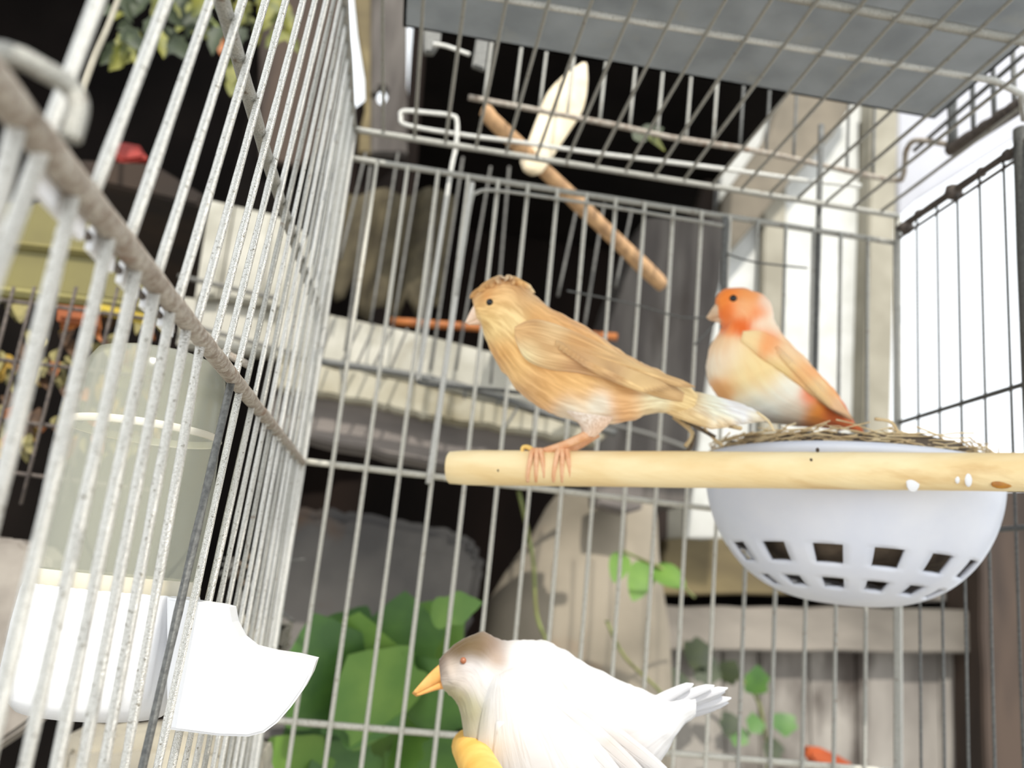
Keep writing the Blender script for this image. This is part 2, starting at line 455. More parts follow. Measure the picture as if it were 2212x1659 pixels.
# roof panel: wires running to the back, and two cross rods
for i in range(1, 19):
    X = XL + 0.0145 + (i - 1) * 0.0153
    if X > XR - 0.006: break
    wire((X, 0.06, ZT2 + 0.001), (X, YB, ZT2 + 0.001), 0.0008, GALV, cage, n=20)
tube('cross_rod', sub((XL, 0.288, ZT2 + 0.0028), (XR - 0.03, 0.283, ZT2 + 0.0028), 30) + [Vector((XR - 0.015, 0.287, ZT2 + 0.002)), Vector((XR - 0.004, 0.300, ZT2))], 0.0014, GALVW, cage, 10, jit=0.06, seed=14)
tube('cross_rod', sub((XL, 0.2578, ZT2 + 0.003), (XR, 0.2588, ZT2 + 0.003), 30), 0.0019, GALV, cage, 10, jit=0.06, seed=15)
# door set into the back panel: inner frame wire with rounded corner, two sturdier uprights and a slide rod
dz = 0.0015
tube('door_frame', catmull([at(985, 640, YB - dz), at(1004, 520, YB - dz), at(1018, 435, YB - dz), at(1030, 416, YB - dz), at(1075, 412, YB - dz), at(1250, 436, YB - dz), at(1440, 467, YB - dz), at(1555, 487, YB - dz), at(1568, 500, YB - dz), at(1566, 620, YB - dz), at(1560, 820, YB - dz)], 6), 0.0009, GALV, cage, 8, jit=0.06)
tube('door_upright', sub(at(1020, 395, YB - 0.001), at(925, 1045, YB - 0.001), 20), 0.0013, GALVW, cage, 8, jit=0.08)
tube('door_upright', sub(at(1567, 470, YB - 0.001), at(1556, 900, YB - 0.001), 16), 0.0017, GALVD, cage, 8, jit=0.05)
tube('slide_rod', sub(at(1774, 270, YB + 0.003), at(1758, 860, YB + 0.003), 20), 0.0016, GALVD, cage, 8, jit=0.06)
tube('latch_wire', catmull([at(1500, 745, YB - 0.004), at(1545, 690, YB - 0.004), at(1470, 685, YB - 0.004), at(1360, 655, YB - 0.004), at(1225, 628, YB - 0.004)], 6), 0.0005, GALVD, cage, 6)
tube('latch_wire', catmull([at(1570, 548, YB - 0.003), at(1630, 566, YB - 0.003), at(1744, 579, YB - 0.003)], 6), 0.0005, GALVD, cage, 6)
tube('rod_tip', sub(at(480, 760, 0.27), at(540, 790, 0.27), 4), 0.0012, RUST, cage, 8)
# small coil spring hung by the left corner post
cp = []
for i in range(120):
    t = i / 119; a = t * 2 * math.pi * 11
    c = at(702, 602, 0.392).lerp(at(688, 672, 0.392), t)
    cp.append(c + Vector((math.cos(a), math.sin(a), 0)) * 0.0017)
tube('spring', [at(700, 575, 0.392)] + cp + [at(690, 700, 0.392), at(697, 715, 0.392), at(704, 706, 0.392)], 0.00045, GALVW, cage, 6)
# big wire hook at the top of the left panel
hk = tube('wire_hook', catmull([at(-90, 150, 0.080), at(-20, 114, 0.083), at(40, 124, 0.085), at(95, 152, 0.087), at(140, 178, 0.089), at(163, 205, 0.090), at(168, 240, 0.090), at(152, 300, 0.090)], 7), 0.00112, GALV, None, 12)
tag(hk, 'thick bent galvanised wire hook curling over the left cage rod', 'hook')
# pale strip tied along the outside of the rusty rod
st = empty('plastic_strip', atX(200, 500, XL - 0.004)); tag(st, 'bright white plastic strip lashed behind the rusty side rod', 'strip')
for ya, yb2 in ((0.1005, 0.1160), (0.1195, 0.1290), (0.1335, 0.1420), (0.1465, 0.1500), (0.1580, 0.1660)):
    zA = lambda yy: 0.0422 + (yy - 0.02) * 0.0139
    pts = []
    for xx in (XL - 0.0014, XL - 0.0024):
        for yy in (ya, yb2):
            for dz_ in (0.0006, 0.0040): pts.append(Vector((xx, yy, zA(yy) - dz_)))
    mesh('strip_segment', pts, [(0, 1, 3, 2), (4, 6, 7, 5), (0, 2, 6, 4), (1, 5, 7, 3), (0, 4, 5, 1), (2, 3, 7, 6)], WHITEP, st, smooth=False)
tube('tie_cord', sub((XL - 0.0021, 0.099, 0.0410), (XL - 0.0021, 0.168, 0.0420), 10), 0.0006, DARKW, st, 6)

# ------------------------------------------------------------------ metal tray above, and the cage that stands on it
tr = empty('metal_tray', (0.1, 0.2, 0.24)); tag(tr, 'dull grey galvanised sheet tray lying above the wire roof', 'tray')
box('sheet', (-0.024, 0.05, 0.2405), (0.2310, 0.352, 0.2420), SHEET, tr)
box('rim', (-0.024, 0.3505, 0.2405), (0.2310, 0.352, 0.252), SHEET, tr)
box('rim', (0.2296, 0.05, 0.2405), (0.2310, 0.3505, 0.252), SHEET, tr)
box('rim', (-0.024, 0.05, 0.2405), (-0.0226, 0.3505, 0.252), SHEET, tr)
uc = empty('upper_cage', (0.1, 0.41, 0.235)); tag(uc, 'rusty wire cage stacked on top, only its lower rods and uprights showing', 'cage')
YU = 0.43
rod = [at(1012, 210, YU), at(1156, 237, YU), at(1340, 273, YU), at(1450, 297, YU), at(1625, 325, YU), at(1767, 355, YU), at(1879, 380, YU), at(1936, 389, YU), at(1950, 383, YU - .005), at(1955, 350, YU - .012), at(1958, 325, YU - .02), at(1979, 303, YU - .03), at(2047, 312, YU - .045)]
tube('lower_rod', catmull(rod, 5), 0.0015, RUST, uc, 10, jit=0.08)
for i, (u, v) in enumerate(((1045, 215), (1110, 228), (1165, 238), (1225, 250), (1295, 265), (1360, 277), (1420, 290), (1482, 303), (1540, 311), (1598, 320), (1655, 331), (1714, 343), (1829, 370), (1886, 380))):
    p = at(u, v, YU); wire(p, p + Vector((0.002, 0.0, 0.10)), 0.00085, GALV if i < 9 else GALVD, uc, n=6)  # right-hand uprights use the darker wire, backlight put into colour
tube('door_wire', catmull([at(903, 822, 0.412), at(940, 590, 0.412), at(973, 375, 0.412), at(985, 316, 0.412), at(987, 264, 0.412), at(976, 250, 0.412), at(920, 243, 0.412), at(872, 240, 0.413), at(866, 253, 0.414), at(881, 271, 0.414), at(1003, 292, 0.414), at(1120, 307, 0.414), at(1280, 330, 0.414), at(1460, 352, 0.414), at(1637, 375, 0.414), at(1741, 390, 0.414), at(1859, 401, 0.414)], 6), 0.0012, GALVW, uc, 8, jit=0.05)
tube('door_wire', catmull([at(903, 822, 0.412), at(915, 830, 0.412), at(1010, 838, 0.412), at(1110, 846, 0.412), at(1240, 872, 0.412)], 6), 0.0009, GALVD, uc, 8)
XU = XR + 0.02
tube('side_rod', sub(atX(2052, 325, XU), atX(2300, 165, XU), 20), 0.0034, DARKW, uc, 10, jit=0.15, seed=3)
tube('side_rod', sub(atX(2100, 308, XU + 0.004), atX(2300, 180, XU + 0.004), 12), 0.0012, GALVD, uc, 8)
for (u, v) in ((2058, 312), (2103, 285), (2148, 256), (2192, 228)):
    p = atX(u, v, XU); wire(p, p + Vector((0, 0, 0.05)), 0.0012 if u > 2060 else 0.0024, GALVD, uc, n=6)
tube('side_rod', sub(atX(1975, 325, XU - 0.006), atX(2212, 118, XU - 0.006), 12), 0.0011, GALVD, uc, 8)

# left top: grey hanging clip
cl = empty('hanging_clip', at(925, 100, 0.40)); tag(cl, 'small grey metal clip hanging below the sheet near the left roof corner', 'clip')
slab('plate', [(916, 20), (956, 28), (952, 88), (936, 112), (916, 110)], 0.40, 0.004, GALVD, cl, bevel=0.0008)
tube('clip_wire', catmull([at(935, 95, 0.398), at(965, 100, 0.398), at(1015, 118, 0.398)], 5), 0.0011, GALVW, cl, 8)
slab('plate', [(1036, 40), (1062, 46), (1048, 150), (1020, 140)], 0.402, 0.003, GALVD, cl, bevel=0.0008)

# ------------------------------------------------------------------ perches, cuttlebone
PZ0, PZ1 = 0.309, 0.278
a0, a1 = P(972, 1010, PZ0), P(2212, 1020, PZ1)
dirp = (a1 - a0).normalized()
a2 = a0 + dirp * ((XR - 0.0012 - a0.x) / dirp.x)
pp = sub(a0, a2, 40)
pr = [0.0061] * 41; pp = [a0 - dirp * 0.0012, a0 - dirp * 0.0007] + pp; pr = [0.0028, 0.0047] + [0.0057] + pr[1:]
pe = tube('wooden_perch', pp, pr, PERCH, None, 20, jit=0.012, seed=2)
tag(pe, 'thick pale wooden dowel perch crossing in front of the white nest bowl', 'perch')
# droppings on it
for (u, v, w, h, dm) in ((1972, 1040, 15, 24, WHITEP), (2092, 1036, 8, 16, WHITEP), (2068, 1036, 5, 9, WHITEP), (2165, 1046, 24, 10, mat('amber_stain', S(190, 130, 30), S(160, 100, 30), 0.4, 0, 300)), (1766, 972, 4, 5, BROWNWOOD), (1752, 994, 3, 4, BROWNWOOD), (1294, 1036, 5, 4, BROWNWOOD), (1076, 1016, 2.5, 3.5, BROWNWOOD)):
    pz = PZ0 + (u - 972) / 1240 * (PZ1 - PZ0)
    bm = bmesh.new(); bmesh.ops.create_uvsphere(bm, u_segments=12, v_segments=8, radius=1)
    c = P(u, v, pz - math.sqrt(max(1e-6, 0.0061 ** 2 - ((v - 1010 - (u - 972) * 0.008) * pz / F) ** 2)))
    for vv in bm.verts: vv.co = c + RX * vv.co.x * w / F * pz + RD * vv.co.y * h / F * pz + RF * vv.co.z * 0.0006
    me = bpy.data.meshes.new('dropping'); bm.to_mesh(me); bm.free()
    for q in me.polygons: q.use_smooth = True
    link('dropping' if dm is WHITEP else 'speck', me, dm, pe)
q0 = P(1012, 1612, 0.268)
lp = [Vector((q0.x, yy, q0.z)) for yy in (q0.y + 0.0015, q0.y + 0.001)] + sub(q0, (q0.x, -0.03, q0.z), 20)
pl = tube('wooden_perch', lp, [0.003, 0.0045] + [0.0052] * 21, mat('honey_dowel', S(244, 196, 104), S(232, 178, 84), 0.55, 0, 120), None, 18)
tag(pl, 'honey yellow dowel perch under the white canary', 'perch')
sk = tube('perch_stick', [at(1042, 236, 0.46), at(1050, 240, 0.46)] + sub(at(1060, 256, 0.462), at(1420, 605, 0.53), 16) + [at(1432, 618, 0.532)], [0.0035, 0.0042] + [0.0046 + 0.0002 * math.sin(i) + 0.00002 * i for i in range(17)] + [0.0042], STICK, None, 14, jit=0.04)
tag(sk, 'brown bark stick slanting down behind the wire back panel', 'stick')
# cuttlebone: long oval with a groove
cb0, cb1 = at(1262, 140, 0.475), at(1142, 372, 0.475)
ax = cb1 - cb0; L = ax.length; ax.normalize(); sdv = Vector((0, 1, 0)).cross(ax).normalized(); nv = ax.cross(sdv).normalized()
if nv.y > 0: nv = -nv
vv, ff = [], []
for i in range(25):
    t = i / 24
    w = 0.0125 * min(1.0, math.sin(math.pi * min(0.5, t * 1.05 + 0.03)) ** 0.8) * (1 - 0.45 * max(0, (t - 0.35) / 0.65))
    if t > 0.97: w *= 0.6
    th = 0.0028
    for k in range(20):
        a = 2 * math.pi * k / 20
        ca, sa = math.cos(a), math.sin(a)
        groove = 0.0012 * math.exp(-((ca - 0.25) / 0.14) ** 2) if sa > 0 else 0
        vv.append(cb0 + ax * (L * t) + sdv * (w * ca) + nv * (th * sa * (1 - 0.3 * ca * ca) - groove))
for i in range(24):
    for k in range(20): ff.append((i * 20 + k, i * 20 + (k + 1) % 20, (i + 1) * 20 + (k + 1) % 20, (i + 1) * 20 + k))
ff.append(tuple(range(20))); ff.append(tuple(480 + k for k in range(20)))
cb = mesh('cuttlebone', vv, ff, BONE); tag(cb, 'cream cuttlebone standing upright beside the brown stick', 'cuttlebone')
# leaf scrap hanging among the upper rods
ls = empty('leaf_scrap', at(1405, 280, 0.44)); tag(ls, 'small wilted green leaf caught in the wires above the back panel', 'leaf')
leaf('blade', at(1368, 300, 0.44), at(1436, 268, 0.44), 0.011, Vector((0, -1, 0.3)), LEAFD, ls, lobes=2)
leaf('blade', at(1400, 290, 0.438), at(1440, 322, 0.438), 0.006, Vector((0, -1, 0.3)), LEAFY, ls, lobes=1)

# ------------------------------------------------------------------ nest bowl and nest
BC = Vector((0.1745, 0.3250, 0.0))
prof = []
zr, zb = 0.0570, 0.0085
NB = 44
for i in range(NB + 1):
    t = i / NB
    a = t * math.pi / 2
    prof.append((0.0548 * math.cos(a * 0.985) ** 0.78, zr - (zr - zb) * math.sin(a) ** 1.06))
prof[-1] = (0.004, zb)
prof = [(0.0572, zr + 0.0040), (0.0578, zr + 0.0015), (0.0562, zr - 0.001)] + prof[1:]
SEG = 84


def holes(i, k):
    z = (prof[i][1] + prof[i + 1][1]) / 2
    kk = (k + 1) % SEG
    if 0.0215 < z < 0.0268: return kk % 6 in (0, 1, 2)
    if 0.0128 < z < 0.0163: return kk % 6 in (0, 1, 2)
    return False


nb = lathe('nest_bowl', prof, BC, BOWL, None, SEG, holes=holes)
so = nb.modifiers.new('thick', 'SOLIDIFY'); so.thickness = 0.0014; so.offset = -1
tag(nb, 'white plastic nest bowl with square drainage holes', 'bowl')
ne = empty('bird_nest', BC + Vector((0, 0, 0.03))); tag(ne, 'shallow straw nest filling the white bowl', 'nest')
# packed lining, dark so the bowl holes show painted shade
lin = [(0.001, 0.018), (0.012, 0.0180), (0.024, 0.020), (0.036, 0.026), (0.046, 0.038), (0.0510, 0.052), (0.0530, 0.0600), (0.0490, 0.0660), (0.041, 0.0640), (0.032, 0.0560), (0.02, 0.051), (0.001, 0.050)]
ln = lathe('lining', lin, BC, STRAWD, ne, 40)
for v in ln.data.vertices:
    v.co += Vector((noise.noise(v.co * 180), noise.noise(v.co * 180 + Vector((5, 5, 5))), noise.noise(v.co * 140 + Vector((9, 1, 3))))) * 0.0022
rnd = random.Random(3)
sv, sf = [], []
for i in range(1300):
    a = rnd.uniform(0, 2 * math.pi); r = rnd.uniform(0.034, 0.0515); z = 0.0610 + rnd.uniform(-0.003, 0.006) - max(0, 0.050 - r) * 0.5
    span = rnd.uniform(0.2, 0.7); tilt = rnd.uniform(-0.006, 0.007)
    pts = []
    for j in range(5):
        t = j / 4; an = a + span * (t - 0.5)
        rr = r + rnd.uniform(-0.0015, 0.0015) + abs(t - 0.5) * 0.006
        pts.append(BC + Vector((rr * math.cos(an), rr * math.sin(an), z + tilt * (t - 0.5) + rnd.uniform(-.0006, .0006))))
    v_, f_ = tube_geo(pts, rnd.uniform(0.00015, 0.00036), 4)
    o_ = len(sv); sv += v_; sf += [tuple(x + o_ for x in q) for q in f_]
sw = mesh('straw', sv, sf, STRAW, ne); sw['kind'] = 'stuff'
for (pts, r, m_) in (([(1635, 890), (1660, 910), (1672, 932)], 0.00045, STRAW), ([(1890, 905), (1925, 912), (1942, 940)], 0.0006, STRAW), ([(1920, 925), (1965, 938), (1985, 936)], 0.0004, STRAW),
                     ([(1470, 905), (1510, 925), (1545, 945)], 0.0008, STRAWD), ([(1455, 900), (1495, 935), (1480, 965)], 0.0009, STRAW), ([(1500, 940), (1490, 970), (1462, 985)], 0.0007, STRAWD), ([(1520, 925), (1545, 950), (1560, 962)], 0.0006, STRAW), ([(1480, 920), (1530, 912), (1600, 925)], 0.0008, STRAW)):
    tube('stray_straw', catmull([P(u, v, 0.318 if u < 1600 else 0.30) for u, v in pts], 4), r, m_, ne, 5)
box('label_tab', BC + Vector((0.052, -0.018, 0.060)), BC + Vector((0.0545, -0.013, 0.071)), STRAWD, ne, 0.0005)
# bowl holder wire to the back panel
bh = tube('bowl_holder', [BC + Vector((0.0574 * math.cos(a), 0.0574 * math.sin(a), zr - 0.003)) for a in [0.5 + i * 2.2 / 24 for i in range(25)]], 0.0008, GALVD, None, 6)
tag(bh, 'thin wire half ring holding the white bowl to the back panel', 'wire ring')
tube('arm', sub(BC + Vector((0, 0.0575, zr - 0.003)), (BC.x, YB - 0.001, zr - 0.003), 4), 0.0008, GALVD, bh, 6)


# ------------------------------------------------------------------ canaries
def shade(anchors, u, v, gain=1.0, k=0.78):
    tot = 0; c = [0, 0, 0]
    for (x, y, rad, rgb) in anchors:
        w = math.exp(-((u - x) ** 2 + (v - y) ** 2) / (2 * (rad * k) ** 2)) + 1e-9 / (1 + ((u - x) ** 2 + (v - y) ** 2) * 1e-3)
        tot += w
        for i in range(3): c[i] += w * rgb[i]
    return [min(0.97, x / tot * gain) for x in c]


def put_cols(o, colfun, nseg=None, nring=None):
    me = o.data
    ca = me.color_attributes.new('Col', 'FLOAT_COLOR', 'POINT')
    for i, v in enumerate(me.vertices):
        d = v.co
        z = d.dot(RF); u = d.dot(RX) / z * F + W / 2; w = d.dot(RD) / z * F + H / 2
        c = colfun(u, w)
        ca.data[i].color = (*c, 1)
    if nseg:
        uvl = me.uv_layers.new(name='UVMap')
        for lp_ in me.loops:
            i = lp_.vertex_index
            uvl.data[lp_.index].uv = ((i // nseg) / max(1, nring), abs(((i % nseg) / nseg) * 2 - 1))


def loft_px(name, st, zc, m_, parent, colfun=None, seg=32, per=5, zoff=0.0, fluff=0.0):
    """st: (top_u, top_v, bottom_u, bottom_v, half width in px[, depth shift])"""
    T = catmull([Vector((s[0], s[1], 0)) for s in st], per); B = catmull([Vector((s[2], s[3], 0)) for s in st], per)
    Wd = catmull([Vector((s[4], s[5] if len(s) > 5 else 0, 0)) for s in st], per)
    verts, faces = [], []
    n = len(T)
    for i in range(n):
        ctr = (T[i] + B[i]) / 2; up = (T[i] - B[i]) / 2
        hw = Wd[i].x / F * zc; dz_ = Wd[i].y + zoff
        for k in range(seg):
            a = 2 * math.pi * k / seg
            q = ctr + up * math.cos(a)
            e = 1.0
            p = P(q.x, q.y, zc) + RF * (dz_ - hw * math.sin(a) * (1 - 0.10 * math.cos(a)))
            if fluff:
                p += (p - P(ctr.x, ctr.y, zc)).normalized() * (noise.noise(p * 260) * fluff + noise.noise(p * 900) * fluff * 0.4)
            verts.append(p)
    for i in range(n - 1):
        for k in range(seg):
            faces.append((i * seg + k, i * seg + (k + 1) % seg, (i + 1) * seg + (k + 1) % seg, (i + 1) * seg + k))
    c0 = len(verts); verts.append(sum(verts[:seg], Vector()) / seg - RX * 0.0008)
    c1 = len(verts); verts.append(sum(verts[(n - 1) * seg:n * seg], Vector()) / seg + RX * 0.0005)
    for k in range(seg):
        faces.append((c0, k, (k + 1) % seg)); faces.append((c1, (n - 1) * seg + (k + 1) % seg, (n - 1) * seg + k))
    o = mesh(name, verts, faces, m_, parent)
    if colfun: put_cols(o, colfun, seg, n)
    return o


def bvh(o):
    return BVHTree.FromPolygons([v.co.copy() for v in o.data.vertices], [tuple(p.vertices) for p in o.data.polygons])


def surf(tree, u, v, zc, side, default=0.0):
    """depth (along the viewing axis) of the body's near (-1) or far (+1) flank at a pixel"""
    p = P(u, v, zc)
    d = P(u, v, 1.0).normalized()
    if side < 0:
        h = tree.ray_cast(P(u, v, zc * 0.5), d)
    else:
        h = tree.ray_cast(P(u, v, zc * 1.5), -d)
    if h[0] is None: return None
    return h[0].dot(RF)


def wing(name, tree, upper, lower, zc, m_, parent, colfun, side=-1, bulge=0.0022, ns=26, nt=10):
    U = catmull([Vector((*p, 0)) for p in upper], 5); L_ = catmull([Vector((*p, 0)) for p in lower], 5)
    n = min(len(U), len(L_)); verts = []; faces = []
    last = zc + side * 0.006
    grid = []
    for i in range(n):
        rowz = []
        for j in range(nt + 1):
            q = U[i].lerp(L_[i], j / nt)
            z = surf(tree, q.x, q.y, zc, side)
            rowz.append(z)
        good = [z for z in rowz if z is not None and (z - zc) * side > 0.001]
        if good: last = sum(good) / len(good)
        rowz = [z if (z is not None and (z - zc) * side > (last - zc) * side * 0.55) else zc + (last - zc) * 0.8 for z in rowz]
        grid.append(rowz)
    for ps in range(3):      # relax the depths
        g2 = [r[:] for r in grid]
        for i in range(n):
            for j in range(nt + 1):
                acc = [grid[a][b] for a in (i - 1, i, i + 1) for b in (j - 1, j, j + 1) if 0 <= a < n and 0 <= b <= nt]
                g2[i][j] = sum(acc) / len(acc)
        grid = g2
    for layer in (0, 1):
        for i in range(n):
            for j in range(nt + 1):
                q = U[i].lerp(L_[i], j / nt)
                s_ = i / (n - 1); t = j / nt
                edge = min(1.0, 4 * t * (1 - t) + 0.25) * min(1.0, 6 * s_ + 0.2) * min(1, 5 * (1 - s_) + 0.15)
                off = bulge * edge if layer == 0 else -0.0008
                z = grid[i][j] + side * off
                verts.append(P(q.x, q.y, z))
    K = n * (nt + 1)
    for i in range(n - 1):
        for j in range(nt):
            a = i * (nt + 1) + j
            faces.append((a, a + 1, a + nt + 2, a + nt + 1)); faces.append((K + a, K + a + nt + 1, K + a + nt + 2, K + a + 1))
    ring = [i * (nt + 1) for i in range(n)] + [(n - 1) * (nt + 1) + j for j in range(1, nt + 1)] + [i * (nt + 1) + nt for i in range(n - 2, -1, -1)] + [j for j in range(nt - 1, 0, -1)]
    for i in range(len(ring)):
        a, b = ring[i], ring[(i + 1) % len(ring)]
        faces.append((a, b, K + b, K + a))
    o = mesh(name, verts, faces, m_, parent)
    put_cols(o, colfun, nt + 1, n)
    return o, grid


def feather(name, b, t, zb, zt, wpx, m_, parent, colfun, bend=0.0):
    p0, p1 = P(*b, zb), P(*t, zt)
    d = p1 - p0; L = d.length; d.normalize(); s = d.cross(RF).normalized()
    verts, faces = [], []
    N = 10; w = wpx / F * zb
    for layer in (0, 1):
        for i in range(N + 1):
            q = i / N
            ww = w * (0.55 + 0.45 * math.sin(math.pi * min(1, q * 0.9 + 0.1))) * (1 if q < 0.86 else math.sqrt(max(0.02, 1 - ((q - 0.86) / 0.14) ** 2)))
            c = p0 + d * (L * q) + s * (bend * L * q * q)
            for k in (-1, -0.5, 0, 0.5, 1):
                verts.append(c + s * (ww * k * 0.5) + RF * (abs(k) * ww * 0.10 + layer * 0.00035))
    K = 5 * (N + 1)
    for i in range(N):
        for k in range(4):
            a = i * 5 + k
            faces.append((a, a + 1, a + 6, a + 5)); faces.append((K + a, K + a + 5, K + a + 6, K + a + 1))
    ring = [i * 5 for i in range(N + 1)] + [N * 5 + k for k in range(1, 5)] + [i * 5 + 4 for i in range(N - 1, -1, -1)] + [3, 2, 1]
    for i in range(len(ring)):
        a, b_ = ring[i], ring[(i + 1) % len(ring)]
        faces.append((a, b_, K + b_, K + a))
    o = mesh(name, verts, faces, m_, parent)
    put_cols(o, colfun, 5, N)
    return o


def eye(tree, u, v, zc, rpx, m_, parent):
    for side in (-1, 1):
        z = surf(tree, u, v, zc, side)
        if z is None: z = zc + side * 0.006
        bm = bmesh.new(); bmesh.ops.create_uvsphere(bm, u_segments=14, v_segments=10, radius=rpx / F * zc)
        bmesh.ops.translate(bm, verts=bm.verts, vec=P(u, v, z + side * -0.0001))
        me = bpy.data.meshes.new('eye'); bm.to_mesh(me); bm.free()
        for q in me.polygons: q.use_smooth = True
        link('eye', me, m_, parent)


def beak(up, lo, zc, m_, parent):
    b = loft_px('upper_beak', up, zc, m_, parent, seg=16, per=4)
    loft_px('lower_beak', lo, zc, m_, parent, seg=16, per=4)


def joined_tubes(name, chains, m_, parent, seg=8):
    V, Fc = [], []
    for pts, rr in chains:
        v_, f_ = tube_geo(catmull(pts, 4), [rr[0] + (rr[1] - rr[0]) * i / ((len(pts) - 1) * 4) for i in range((len(pts) - 1) * 4 + 1)], seg)
        o_ = len(V); V += v_; Fc += [tuple(x + o_ for x in q) for q in f_]
    return mesh(name, V, Fc, m_, parent)


# --- the fawn crested canary on the perch
ZT = 0.3045
tan = [(1062, 640, 40, S(226, 178, 118)), (1030, 642, 16, S(190, 146, 92)), (1050, 700, 30, S(226, 196, 132)), (1090, 690, 36, S(238, 212, 156)), (1092, 604, 22, S(222, 186, 136)), (1130, 640, 26, S(212, 168, 116)), (1150, 620, 16, S(232, 206, 160)), (1180, 680, 30, S(226, 178, 118)), (1230, 700, 40, S(228, 176, 116)),
       (1085, 760, 26, S(218, 168, 104)), (1110, 800, 30, S(232, 190, 128)), (1150, 840, 30, S(222, 182, 130)), (1190, 830, 36, S(232, 184, 122)), (1240, 850, 40, S(232, 188, 126)), (1230, 885, 24, S(252, 244, 236)), (1290, 880, 24, S(250, 240, 230)), (1300, 905, 22, S(242, 226, 206)), (1350, 880, 28, S(226, 178, 126)), (1400, 880, 24, S(242, 218, 176)), (1420, 850, 26, S(250, 236, 206)), (1480, 870, 30, S(232, 206, 152)), (1340, 800, 40, S(224, 182, 126)), (1400, 800, 30, S(214, 176, 124)), (1042, 700, 10, S(198, 158, 96)), (1052, 642, 7, S(232, 160, 92))]
tanW = [(1140, 760, 24, S(246, 226, 178)), (1160, 720, 26, S(206, 162, 110)), (1190, 715, 22, S(232, 200, 150)), (1125, 720, 20, S(220, 178, 124)), (1190, 760, 30, S(224, 188, 138)), (1250, 755, 32, S(222, 174, 116)), (1250, 790, 24, S(214, 176, 136)), (1310, 780, 30, S(228, 188, 132)), (1320, 812, 22, S(198, 158, 116)), (1380, 815, 30, S(234, 200, 144)), (1440, 845, 30, S(212, 176, 126))]
PLT = plumage_mat('fawn_plumage', 0.62, (0.62, 0.50, 0.38), 9, 22)
PLTW = plumage_mat('fawn_wing_plumage', 0.6, (0.55, 0.43, 0.33), 4, 12)
ft = lambda u, v: shade(tan, u, v, 1.16)
fw = lambda u, v: shade(tanW, u, v, 1.12)
c1 = empty('canary', P(1160, 985, ZT)); tag(c1, 'fawn brown crested canary standing on the pale dowel perch', 'bird')
body = loft_px('body', [(1025, 666, 1032, 693, 13), (1021, 642, 1040, 702, 26), (1040, 621, 1046, 726, 40), (1075, 604, 1056, 750, 51), (1114, 606, 1070, 776, 60), (1150, 634, 1088, 804, 68), (1188, 663, 1115, 839, 75), (1230, 686, 1150, 869, 80), (1275, 711, 1195, 895, 79), (1320, 743, 1250, 912, 71), (1360, 768, 1305, 918, 60), (1400, 787, 1365, 909, 46), (1440, 808, 1410, 893, 34), (1475, 830, 1450, 893, 26), (1508, 850, 1486, 900, 18)], ZT, PLT, c1, ft, 40, 6, fluff=0.0007)
bt = bvh(body)
eye(bt, 1058, 653, ZT, 7.5, EYE, c1)
beak([(1024, 658, 1044, 682, 14), (1015, 674, 1036, 691, 10), (1005, 697, 1010, 700, 2)], [(1036, 681, 1048, 702, 11), (1025, 690, 1038, 702, 7.5), (1008, 698, 1013, 702, 2)], ZT, BEAKP, c1)
wn, gz = wing('wing', bt, [(1112, 706), (1150, 690), (1200, 700), (1260, 724), (1320, 754), (1380, 787), (1440, 822), (1478, 848)], [(1112, 732), (1135, 776), (1185, 798), (1250, 806), (1310, 821), (1370, 841), (1430, 861), (1474, 868)], ZT, PLTW, c1, fw)
wf, _ = wing('wing', bt, [(1112, 706), (1150, 690), (1200, 700), (1260, 724), (1320, 754), (1380, 787), (1440, 822), (1478, 848)], [(1112, 732), (1135, 776), (1185, 798), (1250, 806), (1310, 821), (1370, 841), (1430, 861), (1474, 868)], ZT, PLTW, c1, fw, side=1)
for i in range(8):
    f = i / 7
    b = (1200 + 60 * f, 742 + 40 * f); t = (1470 - 70 * f + 30 * (f < .2), 842 + 8 * f)
    zz = surf(bt, *b, ZT, -1) or ZT - 0.012
    z2 = surf(bt, t[0] - 40, t[1] - 6, ZT, -1) or ZT - 0.005
    feather('flight_feather', b, t, zz - 0.0027 - 0.0003 * i, z2 - 0.0022 - 0.0002 * i, 22, PLTW, wn, fw, bend=0.02)
tl = lambda u, v: shade([(1480, 875, 30, S(226, 200, 150)), (1540, 880, 26, S(244, 234, 212)), (1600, 885, 30, S(252, 248, 240)), (1520, 905, 14, S(206, 176, 120)), (1570, 915, 16, S(222, 196, 148)), (1650, 905, 20, S(226, 208, 176))], u, v, 1.2)
for i, (tx, ty) in enumerate(((1558, 924), (1575, 922), (1600, 916), (1630, 912), (1658, 908), (1648, 898), (1630, 890))):
    feather('tail_feather', (1395, 848 + (3 - i) * 2), (tx, ty), ZT - 0.0012 + 0.0006 * i, ZT - 0.005 + 0.0016 * i, 36, PLTW, c1, tl)
